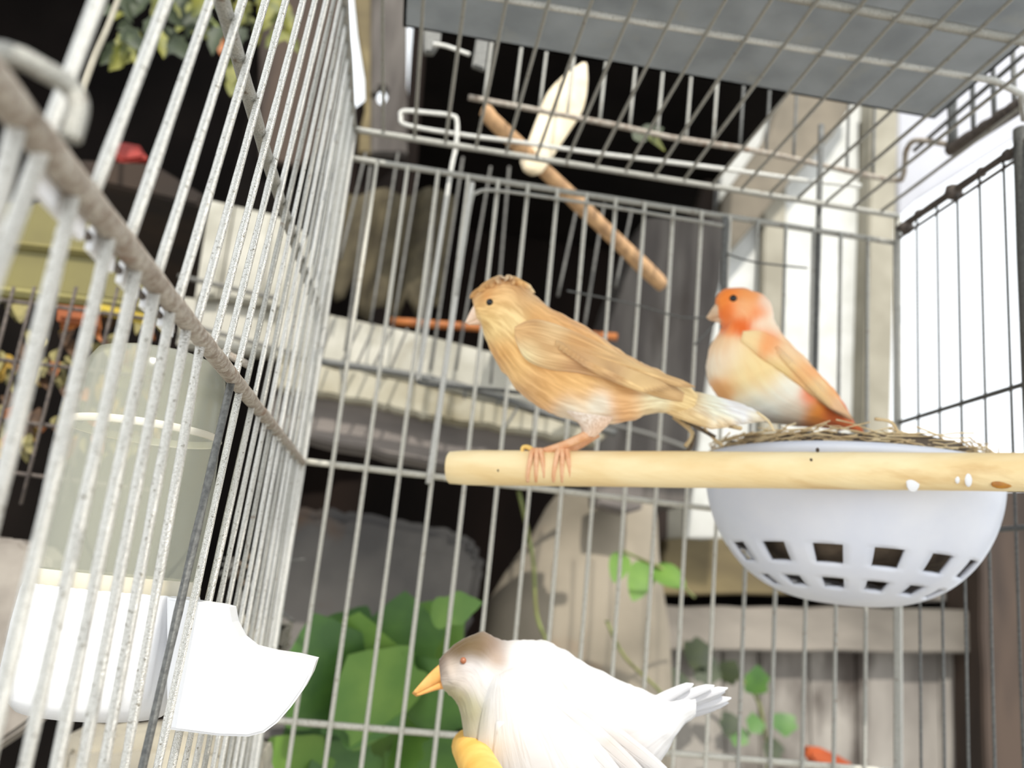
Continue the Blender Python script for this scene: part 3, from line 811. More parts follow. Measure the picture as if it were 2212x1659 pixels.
# crest
cr = empty('crest', P(1090, 605, ZT)); cr.parent = c1; cr.matrix_parent_inverse = c1.matrix_basis.inverted()
crc = lambda u, v: shade([(1030, 632, 14, S(196, 152, 98)), (1060, 618, 16, S(216, 172, 116)), (1090, 602, 16, S(232, 204, 162)), (1125, 610, 16, S(230, 182, 116)), (1150, 625, 14, S(236, 214, 172))], u, v, 1.15)
rn = random.Random(5)
for i in range(44):
    a = 2 * math.pi * i / 22 + rn.uniform(-.12, .12)
    R_ = rn.uniform(0.8, 1.12) * (1.0 if i < 22 else 0.72)
    du = math.cos(a); dd = math.sin(a)
    tu = 1090 + (66 if du > 0 else 74) * du * R_
    tv = 608 + (20 if du > 0 else 30) * abs(du) * R_ - 6 + rn.uniform(-5, 4)
    feather('crest_feather', (1090 + 8 * du, 602 + 3 * abs(du) - (4 if i >= 22 else 0)), (tu, tv - (4 if i >= 22 else 0)), ZT + 0.001 * dd, ZT + dd * 0.0088 * R_, 15, PLTW, cr, crc, bend=-0.12 * du)
# thighs, legs and toes gripping the perch
thc = lambda u, v: shade([(1260, 900, 20, S(250, 238, 226)), (1290, 930, 16, S(244, 214, 190))], u, v)
for sgn in (-1, 1):
    loft_px('thigh', [(1215, 884, 1320, 900, 26), (1240, 905, 1312, 914, 22), (1256, 922, 1296, 930, 15), (1258, 938, 1282, 942, 9)], ZT, PLT, c1, thc, 20, 5, zoff=sgn * 0.006)


def perchz(u): return PZ0 + (u - 972) / 1240 * (PZ1 - PZ0)


def foot(u0, v0, hip, zs, par, forward):
    zc = perchz(u0); r = 0.0061
    k = F / zc
    top = lambda du, ang: P(u0 + du, 1010 - (r + 0.0006) * k * math.cos(ang), zc - (r + 0.0006) * math.sin(ang))
    ch = [([P(*hip, ZT + zs), P((hip[0] * 0.55 + u0 * 0.45), hip[1] * 0.55 + v0 * 0.45 + 3, ZT + zs * 0.7), P(u0 + 5, v0 - 2, zc - 0.0008)], (0.0016, 0.0012))]
    for du, spread in ((-4, -16), (0, -2), (5, 10)):
        ch.append(([P(u0 + 5, v0 - 3, zc - 0.0008), top(du + spread * 0.3, 0.5), top(du + spread * 0.7, 1.2), top(du + spread, 1.9), top(du + spread, 2.4)], (0.0011, 0.0005)))
    ch.append(([P(u0 + 5, v0 - 3, zc), top(14, -0.5), top(18, -1.2), top(16, -1.8)], (0.0010, 0.0005)))
    return joined_tubes('leg', ch, LEG, par)


foot(1160, 980, (1271, 938), -0.006, c1, 1)
foot(1216, 980, (1290, 936), 0.006, c1, 1)
joined_tubes('toe', [([P(1163, 985, ZT - 0.002), P(1145, 968, ZT - 0.001), P(1130, 966, ZT - 0.0005), P(1128, 978, ZT - 0.001)], (0.0010, 0.0006))], mat('yellow_claw', S(236, 196, 110), None, 0.5), c1)

# --- the orange-red canary in the nest
ZR = 0.352
red = [(1575, 630, 20, S(238, 132, 50)), (1620, 632, 22, S(244, 152, 80)), (1552, 650, 14, S(240, 140, 62)), (1575, 670, 14, S(232, 118, 48)), (1605, 665, 20, S(244, 180, 130)), (1640, 675, 14, S(240, 138, 74)), (1660, 655, 18, S(246, 214, 190)), (1600, 702, 14, S(226, 104, 36)), (1570, 712, 12, S(236, 128, 58)), (1655, 700, 18, S(250, 222, 196)), (1650, 725, 16, S(242, 150, 92)), (1555, 745, 24, S(246, 200, 152)), (1560, 780, 28, S(252, 226, 204)), (1600, 800, 34, S(250, 214, 160)), (1640, 830, 34, S(250, 212, 152)), (1560, 840, 18, S(228, 168, 104)), (1640, 870, 30, S(254, 246, 238)), (1690, 850, 26, S(254, 236, 220)), (1720, 880, 22, S(252, 224, 200)), (1760, 895, 20, S(250, 150, 62)), (1745, 860, 14, S(248, 128, 84)), (1800, 900, 18, S(214, 110, 60)), (1720, 760, 26, S(246, 196, 148)), (1780, 820, 26, S(244, 168, 100))]
redW = [(1620, 725, 20, S(250, 214, 160)), (1665, 735, 18, S(244, 164, 104)), (1700, 765, 22, S(248, 206, 160)), (1690, 795, 18, S(250, 214, 150)), (1740, 800, 22, S(246, 190, 130)), (1755, 795, 14, S(240, 158, 92)), (1770, 850, 20, S(248, 206, 150)), (1795, 845, 12, S(246, 176, 110)), (1820, 885, 18, S(246, 196, 150))]
PLR = plumage_mat('orange_plumage', 0.2, (0.9, 0.62, 0.42), 5, 14)
fr = lambda u, v: shade(red, u, v, 1.12)
frw = lambda u, v: shade(redW, u, v, 1.1)
c2 = empty('canary', P(1650, 900, ZR)); tag(c2, 'orange red and peach canary sitting in the nest bowl', 'bird')
body = loft_px('body', [(1547, 655, 1553, 690, 14), (1550, 638, 1558, 700, 27), (1572, 622, 1566, 714, 41), (1622, 626, 1556, 722, 50), (1660, 650, 1544, 736, 55), (1670, 688, 1534, 756, 60), (1691, 725, 1528, 785, 68), (1722, 757, 1530, 816, 74), (1750, 788, 1545, 847, 76), (1775, 815, 1580, 884, 74), (1797, 838, 1640, 908, 66), (1815, 862, 1710, 920, 50), (1832, 890, 1775, 924, 32), (1846, 912, 1815, 930, 16)], ZR, PLR, c2, fr, 40, 6, fluff=0.0006)
bt = bvh(body)
eye(bt, 1584, 645, ZR, 8, EYE, c2)
beak([(1545, 656, 1566, 682, 14), (1536, 669, 1556, 687, 10), (1525, 686, 1530, 690, 2)], [(1556, 681, 1568, 700, 11), (1543, 687, 1556, 698, 7), (1528, 689, 1533, 692, 2)], ZR, BEAKG, c2)
for sd_ in (-1, 1):
    wn, _ = wing('wing', bt, [(1605, 715), (1650, 716), (1700, 745), (1745, 788), (1785, 828), (1815, 866), (1838, 900)], [(1600, 737), (1640, 772), (1690, 806), (1735, 841), (1775, 872), (1810, 896), (1840, 908)], ZR, PLR, c2, frw, side=sd_, bulge=0.0018)
    if sd_ < 0:
        for i in range(6):
            f = i / 5
            b = (1675 + 30 * f, 752 + 30 * f); t = (1842 - 30 * f, 905 - 14 * f)
            zz = surf(bt, *b, ZR, -1) or ZR - 0.012
            z2 = surf(bt, t[0] - 25, t[1] - 20, ZR, -1) or ZR - 0.006
            feather('flight_feather', b, t, zz - 0.0023 - 0.0003 * i, z2 - 0.002 - 0.0002 * i, 20, PLR, wn, frw)
for i in range(4):
    feather('tail_feather', (1790, 885 + 4 * i), (1848 + 6 * i, 926 + 2 * i), ZR - 0.003 + 0.002 * i, ZR - 0.003 + 0.002 * i, 18, PLR, c2, fr)

# --- the white canary in front
ZW = 0.262
wht = [(985, 1402, 24, S(112, 84, 42)), (1025, 1386, 36, S(110, 88, 48)), (1066, 1390, 26, S(136, 98, 60)), (1076, 1428, 18, S(178, 138, 98)), (950, 1430, 18, S(88, 60, 38)), (1035, 1408, 16, S(128, 100, 58)), (975, 1440, 18, S(244, 226, 210)), (1020, 1445, 22, S(252, 246, 246)), (1000, 1470, 20, S(248, 236, 226)), (985, 1500, 16, S(196, 186, 140)), (1005, 1535, 26, S(204, 198, 158)), (1020, 1580, 24, S(216, 210, 176)), (1060, 1470, 30, S(253, 250, 247)), (1150, 1420, 70, S(252, 250, 249)), (1280, 1500, 80, S(253, 252, 252)), (1400, 1530, 50, S(252, 251, 251)), (1360, 1600, 40, S(238, 228, 222)), (1430, 1620, 40, S(240, 238, 238)), (1200, 1600, 90, S(253, 252, 252)), (1225, 1480, 14, S(222, 206, 182)), (1265, 1530, 14, S(226, 212, 190)), (1320, 1600, 14, S(226, 212, 196)), (1180, 1395, 26, S(240, 236, 232)), (1060, 1600, 30, S(253, 252, 250))]  # beige throat and chest tones paint the chest shadow into the plumage
PLW = plumage_mat('white_plumage', 0.18, (0.82, 0.78, 0.74), 4, 14)
fwh = lambda u, v: shade(wht, u, v, 0.60)
c3 = empty('canary', P(1150, 1790, ZW)); tag(c3, 'white canary with brownish cap lowering its head', 'bird')
body = loft_px('body', [(949, 1424, 958, 1487, 16), (976, 1397, 968, 1498, 33), (1014, 1374, 984, 1514, 48), (1050, 1367, 996, 1540, 58), (1084, 1386, 1004, 1590, 74), (1130, 1384, 1016, 1650, 94), (1180, 1387, 1050, 1722, 108), (1230, 1411, 1120, 1786, 112), (1280, 1444, 1200, 1796, 107), (1330, 1466, 1300, 1768, 94), (1380, 1487, 1380, 1700, 74), (1430, 1503, 1430, 1630, 52), (1465, 1503, 1465, 1575, 32), (1500, 1497, 1500, 1545, 18)], ZW, PLW, c3, fwh, 40, 6, fluff=0.0007)
bt = bvh(body)
eye(bt, 1001, 1427, ZW, 7, EYEB, c3)
beak([(950, 1434, 966, 1466, 14), (926, 1456, 944, 1478, 9), (890, 1497, 896, 1502, 2)], [(958, 1466, 968, 1488, 11), (934, 1478, 946, 1490, 6.5), (895, 1501, 900, 1505, 2)], ZW, BEAKO, c3)
for sd_ in (-1, 1):
    wn, _ = wing('wing', bt, [(1120, 1436), (1190, 1450), (1245, 1510), (1300, 1575), (1365, 1650), (1430, 1720)], [(1066, 1462), (1050, 1500), (1037, 1560), (1030, 1630), (1030, 1710), (1050, 1790)], ZW, PLW, c3, fwh, side=sd_, bulge=0.0052)
    if sd_ < 0:
        for i in range(9):
            f = i / 8
            b = (1090 + 130 * f, 1560 - 40 * f); t = (1085 + 370 * f, 1800 - 110 * f)
            zz = surf(bt, *b, ZW, -1) or ZW - 0.014
            z2 = surf(bt, t[0] - 50 * f, t[1] - 60, ZW, -1) or ZW - 0.010
            feather('flight_feather', b, t, zz - 0.0046 - 0.0001 * i, z2 - 0.0046 - 0.0001 * i, 52, PLW, wn, fwh)
tw = lambda u, v: S(212, 212, 216)
for i, (tx, ty) in enumerate(((1500, 1481), (1545, 1486), (1574, 1492), (1568, 1500), (1581, 1514), (1575, 1524), (1560, 1530))):
    feather('tail_feather', (1385, 1532 + i * 5), (tx, ty), ZW - 0.002 + 0.0007 * i, ZW - 0.004 + 0.0013 * i, 26, PLW, c3, tw, bend=0.03)
lg0 = P(1150, 1770, ZW)
ft0 = Vector((q0.x, 0.185, q0.z + 0.0056))
for dx_, dy_ in ((0, -0.006), (0.006, 0.010)):
    f0 = ft0 + Vector((0, dy_, 0))
    joined_tubes('leg', [([lg0 + Vector((dx_, dy_, 0.004)), (lg0 + f0) / 2 + Vector((0.006, 0, 0)), f0], (0.0016, 0.0012))] + [([f0, f0 + Vector((sx * 0.004, s2 * 0.003, 0.0)), f0 + Vector((sx * 0.006, s2 * 0.004, -0.005))], (0.0010, 0.0005)) for sx, s2 in ((-1, -1), (-1, 0), (-1, 1), (1, 0))], LEG, c3)

# ------------------------------------------------------------------ seed and water feeder hung outside the left panel
FC = Vector((-0.0672, 0.2400, 0.0))
fd = empty('bird_feeder', FC + Vector((0, 0, -0.036))); tag(fd, 'cloudy clear hopper feeder with white fluted base and spout pushed through the wires', 'feeder')
K_ = 1.13
sc_ = lambda pr: [(r * K_, z * K_) for r, z in pr]
lathe('hopper', sc_([(0.0178, -0.0075), (0.0176, 0.010), (0.0168, 0.0255), (0.0161, 0.038), (0.0155, 0.0425), (0.0138, 0.0455), (0.010, 0.0468), (0.001, 0.0470)]), FC, CLEAR, fd, 48)
lathe('seam', sc_([(0.0166, 0.0272), (0.01705, 0.0280), (0.0166, 0.0290)]), FC, CREAMP, fd, 48)
lathe('collar', sc_([(0.0176, -0.0095), (0.0182, -0.0085), (0.0182, -0.006), (0.0178, -0.0045)]), FC, CREAMP, fd, 48)
lathe('base', sc_([(0.0178, -0.0065), (0.0186, -0.009), (0.0190, -0.016), (0.0190, -0.026), (0.0180, -0.0305), (0.0150, -0.0335), (0.001, -0.0342)]), FC, WHITEP, fd, 160, mod=lambda i, a: 1 + (0.035 * (1 if math.sin(a * 22) > 0.2 else 0) if 1 < i < 4 and -1.1 < a - 2 * math.pi * (a > 4) < -0.1 else 0))
sp = [(360, 1290), (470, 1306), (494, 1312), (500, 1345), (517, 1378), (545, 1400), (590, 1411), (640, 1418), (682, 1428), (672, 1458), (655, 1490), (628, 1528), (598, 1562), (570, 1583), (535, 1592), (470, 1590), (360, 1576)]
bm = bmesh.new()
YS = 0.2225
fv = [bm.verts.new(at(u, v, YS)) for u, v in sp]
f = bm.faces.new(fv)
r = bmesh.ops.extrude_face_region(bm, geom=[f])
for v in r['geom']:
    if isinstance(v, bmesh.types.BMVert): v.co.y += 0.0115
bmesh.ops.recalc_face_normals(bm, faces=bm.faces)
bmesh.ops.bevel(bm, geom=[e for e in bm.edges if abs(e.verts[0].co.y - e.verts[1].co.y) < 1e-6], offset=0.0006, segments=2, affect='EDGES')
bmesh.ops.triangulate(bm, faces=[q for q in bm.faces if len(q.verts) > 4])
me = bpy.data.meshes.new('spout'); bm.to_mesh(me); bm.free(); link('spout', me, WHITEP, fd)

# ------------------------------------------------------------------ behind the cage: neighbouring cage, planks, post, stones
nc = empty('neighbour_cage', at(900, 830, 0.56)); tag(nc, 'dim wire cage behind the back panel, standing on the peeling white plank', 'cage')
YN = 0.56
bars = [((745, 400), (700, 690)), ((800, 360), (745, 760)), ((790, 330), (735, 560)), ((860, 330), (800, 700)), ((905, 360), (850, 700)), ((945, 380), (905, 800)), ((1000, 340), (930, 800)), ((1060, 360), (985, 800)), ((1100, 360), (1060, 830)), ((1250, 430), (1205, 640)), ((1305, 440), (1260, 720)), ((1365, 450), (1330, 620)), ((780, 700), (735, 790)), ((810, 700), (770, 790)), ((850, 705), (805, 795)), ((880, 710), (842, 800)), ((720, 690), (690, 780))]
for a, b in bars: wire(at(*a, YN), at(*b, YN), 0.0009, REARW, nc, n=6, seg=6)
tube('lower_rod', catmull([at(690, 780, YN), at(900, 812, YN), at(1060, 852, YN), at(1215, 905, YN), at(1330, 935, YN)], 6), 0.0024, GALVD, nc, 8)
tube('lower_rod', catmull([at(905, 820, YN - 0.01), at(1010, 835, YN - 0.01), at(1120, 850, YN - 0.01)], 6), 0.0012, GALVD, nc, 8)
for (a, b) in (((735, 790), (745, 845)), ((1155, 890), (1150, 960)), ((1120, 878), (1090, 925)), ((1225, 905), (1222, 965)), ((1005, 838), (1003, 862)), ((1080, 850), (1075, 875))): wire(at(*a, YN), at(*b, YN), 0.0009, GALVD, nc, n=3, seg=6)
tube('back_rod', catmull([at(1290, 910, 0.75), at(1400, 938, 0.75), at(1490, 970, 0.75)], 5), 0.0022, REARW, nc, 6)
orr = tube('wooden_rod', sub(at(845, 694, 0.62), at(1332, 728, 0.62), 10), 0.0030, ORANGEW, None, 10); tag(orr, 'orange brown wooden rod lying along the top of the white plank', 'rod')
wp = slab('white_plank', [(600, 652), (719, 680), (900, 718), (1048, 756), (1260, 806), (1300, 850), (1215, 905), (907, 826), (694, 786), (590, 770)], 0.60, 0.02, DIRTYW); tag(wp, 'white painted plank running behind the wires under the orange rod', 'plank')
lpk = slab('cream_plank', [(600, 772), (694, 788), (907, 830), (1215, 908), (1310, 940), (1290, 962), (1180, 940), (962, 908), (870, 890), (800, 870), (687, 852), (600, 838)], 0.585, 0.03, CREAMB, rough=0.0012); tag(lpk, 'peeling cream painted plank below the white one', 'plank')
gb = slab('grey_beam', [(600, 830), (687, 848), (962, 905), (1290, 955), (1300, 1020), (1200, 1030), (960, 1008), (676, 948), (560, 930)], 0.60, 0.04, GREYBEAM, rough=0.001); tag(gb, 'cracked grey wooden beam under the peeling planks', 'beam')
wb = empty('white_boards', at(520, 700, 0.62)); tag(wb, 'bright white boards leaning outside the left wire panel', 'boards')
slab('board', [(452, 430), (505, 442), (470, 640), (420, 640)], 0.60, 0.015, DIRTYW, wb)
slab('board', [(508, 443), (590, 462), (560, 655), (474, 642)], 0.60, 0.015, DIRTYW, wb)
slab('board', [(592, 463), (660, 500), (700, 690), (640, 680), (564, 656)], 0.60, 0.015, DIRTYW, wb)
slab('board', [(395, 640), (560, 662), (690, 692), (690, 785), (600, 768), (380, 742)], 0.61, 0.015, DIRTYW, wb)
for pts in (((385, 596), (600, 645)), ((400, 700), (640, 765))): tube('wire', sub(at(*pts[0], 0.58), at(*pts[1], 0.58), 6), 0.0016, REARW, wb, 6)
rg = []
rf = []
rn = random.Random(9)
for i in range(15):
    for j in range(10):
        u = 745 + i * 17; top = 415 + 10 * math.sin(i); bot = 640 + 55 * abs(math.sin(i * 0.9 + 0.4)) - 40 * (i < 4)
        rg.append(at(u - j * 4, top + (bot - top) * j / 9, 0.72 + 0.012 * math.sin(i * 1.4 + j * 0.3)))
for i in range(14):
    for j in range(9): rf.append((i * 10 + j, i * 10 + j + 1, i * 10 + j + 11, i * 10 + j + 10))
ra = mesh('hanging_rag', rg, rf, RAG); so = ra.modifiers.new('thick', 'SOLIDIFY'); so.thickness = 0.002
tag(ra, 'dim brown sackcloth rag with a ragged hem hanging in the dark', 'rag')

# weathered post, concrete stump, stone slab
wpost = slab('wooden_post', [(1395, 470), (1572, 470), (1545, 700), (1520, 870), (1490, 1090), (1270, 1090), (1300, 860), (1315, 700)], 0.84, 0.10, GREYWOOD, rough=0.001); tag(wpost, 'rough grey weathered timber post behind the red canary', 'post')
for i, u in enumerate((1500, 1516, 1532)):
    pass
cs = empty('concrete_stump', at(1250, 1600, 0.75)); tag(cs, 'taupe rounded concrete stump behind the white canary', 'stump')
vv, ff = [], []
for i, (uc_, v_, hw) in enumerate(((1310, 1075, 105), (1300, 1110, 120), (1285, 1180, 140), (1262, 1260, 170), (1245, 1340, 195), (1238, 1420, 205), (1235, 1560, 210), (1235, 1740, 215))):
    c = at(uc_, v_, 0.78); r_ = hw / F * 0.80
    for k in range(28):
        a = 2 * math.pi * k / 28
        vv.append(c + Vector((r_ * math.cos(a), r_ * 0.7 * math.sin(a), 0)) * (1 + 0.04 * noise.noise(Vector((math.cos(a) * 2, math.sin(a) * 2, i * 0.7)))))
for i in range(7):
    for k in range(28): ff.append((i * 28 + k, i * 28 + (k + 1) % 28, (i + 1) * 28 + (k + 1) % 28, (i + 1) * 28 + k))
ff.append(tuple(range(28))); ff.append(tuple(196 + k for k in range(28)))
mesh('stump', vv, ff, CONC, cs)
br = slab('metal_bracket', [(1352, 1040), (1390, 1046), (1388, 1100), (1360, 1108), (1290, 1090), (1290, 1060)], 0.70, 0.03, GREYBEAM); tag(br, 'small dark grey block wedged under the dowel perch behind the wires', 'block')
stn = slab('stone_slab', [(560, 1085), (660, 1095), (800, 1108), (960, 1138), (1020, 1165), (1048, 1215), (1030, 1310), (990, 1420), (930, 1560), (560, 1600)], 0.72, 0.08, STONE, bevel=0.008, rough=0.002); tag(stn, 'grey stone slab behind the broad green leaves', 'stone')
# lower right: old timber wall
tb = slab('tan_beam', [(1440, 1165), (1700, 1160), (2010, 1150), (2010, 1285), (1420, 1285)], 0.92, 0.06, TANWOOD, rough=0.0015); tag(tb, 'tan horizontal beam behind the underside of the nest bowl', 'beam')
gb2 = slab('grey_beam', [(1420, 1312), (1700, 1312), (2120, 1318), (2120, 1412), (1420, 1405)], 0.90, 0.06, mat('silver_beam', S(140, 132, 122), S(98, 92, 84), 0.85, 0, 14, 0.5, 140, stretch=(0.4, 1, 1), c3=S(74, 64, 56), s3=12, t3=0.58), rough=0.0015); tag(gb2, 'silvery horizontal beam below the nest bowl', 'beam')
bw = empty('board_wall', at(1800, 1650, 0.93)); struct(bw); bw.name = 'wall_right'
xs = [1425, 1560, 1640, 1745, 1850, 1935, 2030, 2125]
for i in range(len(xs) - 1):
    slab('board', [(xs[i] + 1.5, 1400), (xs[i + 1] - 1.5, 1400), (xs[i + 1] + 8, 1760), (xs[i] + 6, 1760)], 0.93 + 0.004 * (i % 2), 0.02, PALEWOOD, bw, rough=0.0006, seed=i)
slab('board', [(1400, 1080), (1445, 1080), (1430, 1500), (1430, 1760), (1380, 1760), (1390, 1400)], 0.95, 0.03, BROWNWOOD, bw)
slab('board', [(2000, 1150), (2115, 1140), (2115, 1300), (2000, 1300)], 0.94, 0.02, PALEWOOD, bw)
dp = slab('corner_timber', [(2112, 1060), (2300, 1060), (2310, 1760), (2130, 1760)], 0.88, 0.06, BROWNWOOD, rough=0.001); tag(dp, 'dark brown corner timber beyond the right wire panel', 'timber')
dgap = slab('dark_gap_board', [(1420, 1270), (2130, 1270), (2130, 1330), (1420, 1330)], 0.99, 0.02, DARK2); tag(dgap, 'dark recessed board between the tan and silvery beams', 'board')  # strip added to paint the darkness of the open gap
# white door with beige trims on the right
dr = empty('door_1', at(1700, 1150, 0.95)); struct(dr)
slab('panel', [(1570, 190), (1870, 190), (1866, 1000), (1850, 1165), (1480, 1165), (1530, 800)], 1.00, 0.02, WHITEB, dr)
slab('trim', [(1650, 380), (1700, 375), (1690, 1160), (1640, 1160)], 0.985, 0.012, BEIGE, dr)
slab('trim', [(1886, 150), (1944, 150), (1930, 700), (1918, 1165), (1862, 1165), (1872, 700)], 0.97, 0.03, BEIGE, dr)
slab('trim', [(1440, 1060), (1478, 1060), (1476, 1165), (1438, 1165)], 0.985, 0.012, BEIGE, dr)
slab('brace', [(1560, 430), (1610, 360), (1660, 290), (1690, 195), (1860, 195), (1800, 290), (1700, 400), (1600, 520), (1545, 580)], 0.955, 0.02, TAUPE, dr)
slab('lintel', [(1850, 262), (1890, 255), (1900, 420), (1850, 420)], 1.0, 0.02, WHITEB, dr)
fa = slab('white_fascia', [(1940, 470), (1985, 430), (2400, 170), (2400, -60), (1960, -60), (1940, 150)], 1.05, 0.02, FASC); tag(fa, 'white painted fascia board high at the right beyond the wires', 'fascia')
fb = slab('brown_plank', [(1590, 190), (1720, 190), (1720, 330), (1640, 380), (1560, 470), (1500, 470), (1540, 330)], 1.02, 0.02, BROWNWOOD); tag(fb, 'brown plank under the shed eave beside the beige trim', 'plank')

# ------------------------------------------------------------------ plants
pv = empty('leafy_vine', at(800, 1650, 0.52)); tag(pv, 'broad green leaves of a vine behind the lower left back wires', 'plant')
LV = [((720, 1560), (690, 1330), .056, LEAF), ((770, 1500), (770, 1330), .052, LEAFL), ((850, 1480), (880, 1285), .050, LEAF), ((800, 1440), (700, 1340), .046, LEAF), ((880, 1430), (1000, 1300), .036, LEAFL), ((860, 1560), (760, 1420), .056, LEAFL), ((890, 1560), (985, 1440), .050, LEAF), ((850, 1600), (965, 1585), .050, LEAFL), ((720, 1640), (650, 1500), .050, LEAF), ((760, 1500), (655, 1420), .046, LEAFL), ((930, 1330), (1035, 1300), .018, LEAFL), ((660, 1720), (590, 1600), .044, LEAFL), ((770, 1740), (690, 1620), .052, LEAF), ((880, 1760), (950, 1640), .056, LEAF), ((820, 1700), (880, 1590), .046, LEAFL), ((960, 1700), (1000, 1590), .036, LEAF), ((730, 1500), (870, 1560), .050, LEAF)]
rn = random.Random(2)
for i, (b, t, w, m_) in enumerate(LV):
    Y = 0.50 + 0.012 * (i % 5)
    leaf('leaf', at(*b, Y), at(*t, Y - 0.02), w, Vector((rn.uniform(-.3, .3), -1, rn.uniform(0.2, .7))), m_, pv, lobes=2, curl=0.10, cup=0.08)
tube('stem', catmull([at(820, 1760, 0.56), at(800, 1600, 0.55), at(850, 1450, 0.55), at(900, 1340, 0.55)], 5), 0.0014, STEM, pv, 6)
p2 = empty('young_shoot', at(1400, 1300, 0.66)); tag(p2, 'bright young shoot with small leaves in front of the concrete stump', 'plant')
leaf('leaf', at(1395, 1215, 0.64), at(1372, 1290, 0.62), .020, Vector((0, -1, .4)), SHOOT, p2)
leaf('leaf', at(1410, 1225, 0.64), at(1480, 1262, 0.62), .022, Vector((0, -1, .6)), SHOOT, p2)
leaf('leaf', at(1345, 1195, 0.64), at(1330, 1250, 0.62), .016, Vector((0, -1, .5)), SHOOT, p2)
tube('stem', catmull([at(1345, 1190, 0.64), at(1400, 1215, 0.64), at(1440, 1235, 0.64), at(1500, 1290, 0.70)], 5), 0.0011, STEM, p2, 6)
tube('stem', catmull([at(1120, 1060, 0.66), at(1150, 1200, 0.66), at(1160, 1330, 0.66), at(1190, 1400, 0.66)], 5), 0.0014, STEM, p2, 6)
tube('stem', catmull([at(1310, 1340, 0.66), at(1350, 1420, 0.66), at(1430, 1500, 0.66), at(1440, 1560, 0.68)], 5), 0.0012, STEM, p2, 6)
p3 = empty('wall_weed', at(1600, 1600, 0.86)); tag(p3, 'small green weed growing on the silvery boards', 'plant')
for (b, t, w, m_) in (((1480, 1420), (1540, 1400), .03, LEAFD), ((1500, 1440), (1560, 1460), .03, LEAFD), ((1560, 1470), (1590, 1430), .024, LEAFD), ((1630, 1500), (1640, 1440), .026, LEAF), ((1600, 1570), (1590, 1610), .022, LEAF), ((1640, 1550), (1622, 1580), .020, LEAF), ((1690, 1540), (1700, 1590), .026, LEAF), ((1680, 1600), (1660, 1640), .020, LEAFD), ((1580, 1540), (1570, 1590), .02, LEAFD), ((1480, 1460), (1450, 1500), .03, LEAFD)):
    leaf('leaf', at(*b, 0.87), at(*t, 0.86), w, Vector((0, -1, .3)), m_, p3, lobes=2)
tube('stem', catmull([at(1660, 1720, 0.89), at(1655, 1600, 0.885), at(1630, 1500, 0.885), at(1560, 1440, 0.885)], 5), 0.0016, STEM, p3, 6)
oc = slab('clay_shard', [(1750, 1616), (1780, 1618), (1815, 1634), (1842, 1650), (1838, 1662), (1760, 1652), (1745, 1632)], 0.80, 0.012, ORANGE, bevel=0.003); tag(oc, 'orange clay shard lying by the silvery boards', 'shard')

# ------------------------------------------------------------------ dim corner outside the left panel
pv = empty('yellow_shrub', at(380, 60, 0.60)); tag(pv, 'sunlit yellow green foliage hanging in the dark outside the upper left wires', 'plant')
rn = random.Random(12)
for i in range(80):
    u = rn.uniform(200, 620); v = rn.uniform(-90, 70) + (45 if 250 < u < 400 else 0)
    a = rn.uniform(0, 6.28); Y = rn.uniform(0.55, 0.70)
    m_ = (LEAFY, LEAFD, LEAFY, LEAFD)[i % 4] if u > 260 else LEAFD
    leaf('leaf', at(u, v, Y), at(u + 34 * math.cos(a), v + 20 + 26 * math.sin(a), Y - 0.01), rn.uniform(.008, .014), Vector((rn.uniform(-.9, .9), -1, rn.uniform(-.4, .9))), m_, pv, lobes=3, cup=0.35, curl=0.3)
for (b, t, w, m_) in (((505, 100), (500, 175), .014, LEAFY), ((480, 60), (478, 110), .010, ORANGEW), ((510, 170), (500, 200), .012, LEAFY)):
    leaf('leaf', at(*b, 0.6), at(*t, 0.59), w, Vector((0.2, -1, .2)), m_, pv)
tube('stem', catmull([at(420, -150, 0.66), at(430, 0, 0.64), at(490, 90, 0.62), at(505, 200, 0.62)], 5), 0.0016, STEM, pv, 6)
tube('stem', catmull([at(290, -100, 0.60), at(240, 40, 0.50), at(205, 120, 0.42), at(176, 200, 0.40)], 5), 0.0018, BEIGE, pv, 8)  # beige bamboo stick, added to the shrub's group as a stem
yb = empty('yellow_tray', at(130, 560, 0.5)); tag(yb, 'dusty yellow plastic tray outside the left wires below the rusty rod', 'tray')
slab('front', [(-120, 420), (60, 440), (180, 400), (330, 600), (330, 660), (140, 640), (-120, 610)], 0.50, 0.01, YELLOW, yb)
slab('lip', [(-120, 600), (330, 655), (330, 672), (-120, 618)], 0.488, 0.02, mat('tray_lip', S(140, 132, 78), S(120, 110, 60), 0.5, 0, 14), yb)
slab('rib', [(-120, 500), (300, 548), (300, 560), (-120, 514)], 0.495, 0.006, mat('tray_lip', S(196, 186, 120)), yb)
sc = empty('side_cage', at(100, 850, 0.46)); tag(sc, 'small dark wire cage front outside the left panel, dry husks inside', 'cage')
for i in range(9):
    u = -30 + i * 45; wire(at(u + 60, 620, 0.45), at(u - 60, 1090, 0.45), 0.0009, DARKW, sc, n=4, seg=6)
for (a, b) in (((-60, 640), (330, 690)), ((-60, 770), (330, 815)), ((-60, 900), (330, 945)), ((-60, 1010), (330, 1060))):
    tube('cross_wire', sub(at(*a, 0.452), at(*b, 0.452), 4), 0.0010, DARKW, sc, 6)
hk = []
rn = random.Random(21)
cols = [('dry yellow husk', DRYY), ('dry cream husk', DRYC), ('dry brown husk', DRYB), ('dull orange husk', ORANGEW)]
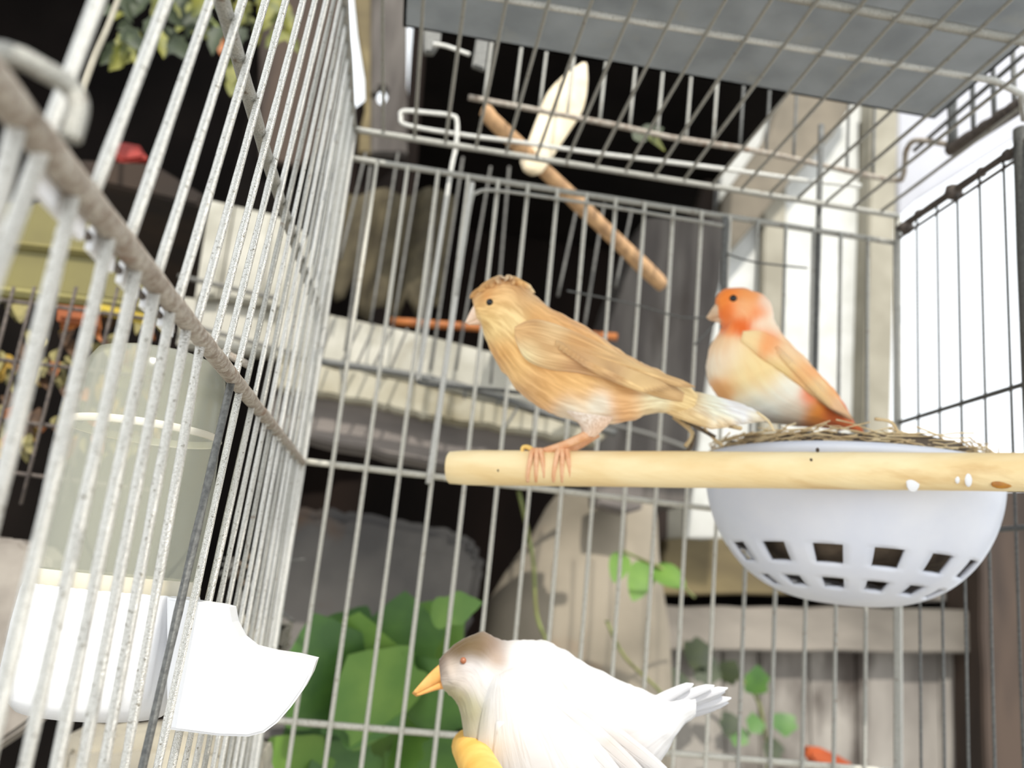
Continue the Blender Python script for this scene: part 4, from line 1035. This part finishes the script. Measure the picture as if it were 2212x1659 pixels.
for i in range(120):
    u = rn.uniform(-40, 330); v = rn.uniform(655, 985); a = rn.uniform(1.0, 2.3); L = rn.uniform(22, 46); Y = rn.uniform(0.485, 0.53)
    nm, m_ = cols[rn.choice((0, 0, 1, 1, 1, 2, 2, 3))]
    o = leaf('husk', at(u, v, Y), at(u - L * math.cos(a), v + L * math.sin(a), Y - 0.006), rn.uniform(.004, .0085), Vector((rn.uniform(-.8, .8), -1, rn.uniform(-.3, .9))), m_, None, cup=0.4, lobes=1)
    tag(o, nm + ' lying in the side cage outside the left wires', 'husk', nm + 's in the side cage')
yl = slab('yellow_strip', [(206, 652), (312, 676), (318, 700), (215, 676)], 0.47, 0.004, mat('lemon', S(190, 168, 40), S(160, 136, 34), 0.5, 0, 60)); tag(yl, 'lemon yellow plastic strip on the edge of the side cage', 'strip')
sh = slab('brown_shelf', [(140, 342), (330, 352), (440, 420), (430, 445), (130, 375)], 0.60, 0.38, SHELFW); tag(sh, 'brown wooden shelf in the dark outside the left wires, red lid on it', 'shelf')
rb = slab('red_lid', [(238, 300), (300, 312), (318, 340), (262, 350), (236, 332)], 0.62, 0.01, RED); tag(rb, 'dark red plastic lid glimpsed in the dark outside the left wires', 'lid')
ob = slab('orange_block', [(120, 655), (200, 662), (205, 700), (120, 690)], 0.475, 0.01, mat('dull_orange', S(168, 92, 36), S(136, 70, 28), 0.7, 0, 60)); tag(ob, 'dull orange block beside the lemon strip in the side cage', 'block')
for i, (u, v, r_) in enumerate(((150, 270, .03), (360, 360, .04), (330, 430, .03), (420, 300, .03))):
    pass
gs = slab('grey_planter', [(-140, 1150), (40, 1165), (110, 1210), (130, 1290), (160, 1500), (-140, 1700)], 0.42, 0.03, mat('planter_grey', S(150, 142, 132), S(112, 104, 96), 0.8, 0, 40, 0.4), rough=0.001); tag(gs, 'mottled grey planter behind the feeder base', 'planter')
ps = slab('pale_rock', [(120, 1600), (300, 1588), (480, 1600), (560, 1640), (560, 1800), (100, 1800)], 0.40, 0.04, mat('pale_rock', S(176, 168, 150), S(130, 124, 112), 0.85, 0, 30, 0.5), bevel=0.006, rough=0.001); tag(ps, 'pale rock below the feeder outside the left wires', 'rock')
pr2 = slab('pale_rock', [(500, 1335), (620, 1350), (610, 1410), (560, 1430), (490, 1400)], 0.50, 0.03, MATS['pale_rock'], bevel=0.005, rough=0.001); tag(pr2, 'pale rock behind the feeder spout with twigs above it', 'rock')
tg = empty('twig_pile', at(550, 1280, 0.48)); tag(tg, 'tangle of dry grey twigs behind the left wires above the feeder spout', 'twigs')
rn = random.Random(31)
for i in range(26):
    u = rn.uniform(500, 600); v = rn.uniform(1190, 1340); a = rn.uniform(0, 3.14); L = rn.uniform(25, 60)
    tube('twig', catmull([at(u, v, 0.48), at(u + L * .5 * math.cos(a), v + L * .5 * math.sin(a) + 4, 0.475), at(u + L * math.cos(a), v + L * math.sin(a), 0.48)], 3), rn.uniform(.0004, .0010), (STRAWD, REARW)[i % 2], tg, 5)
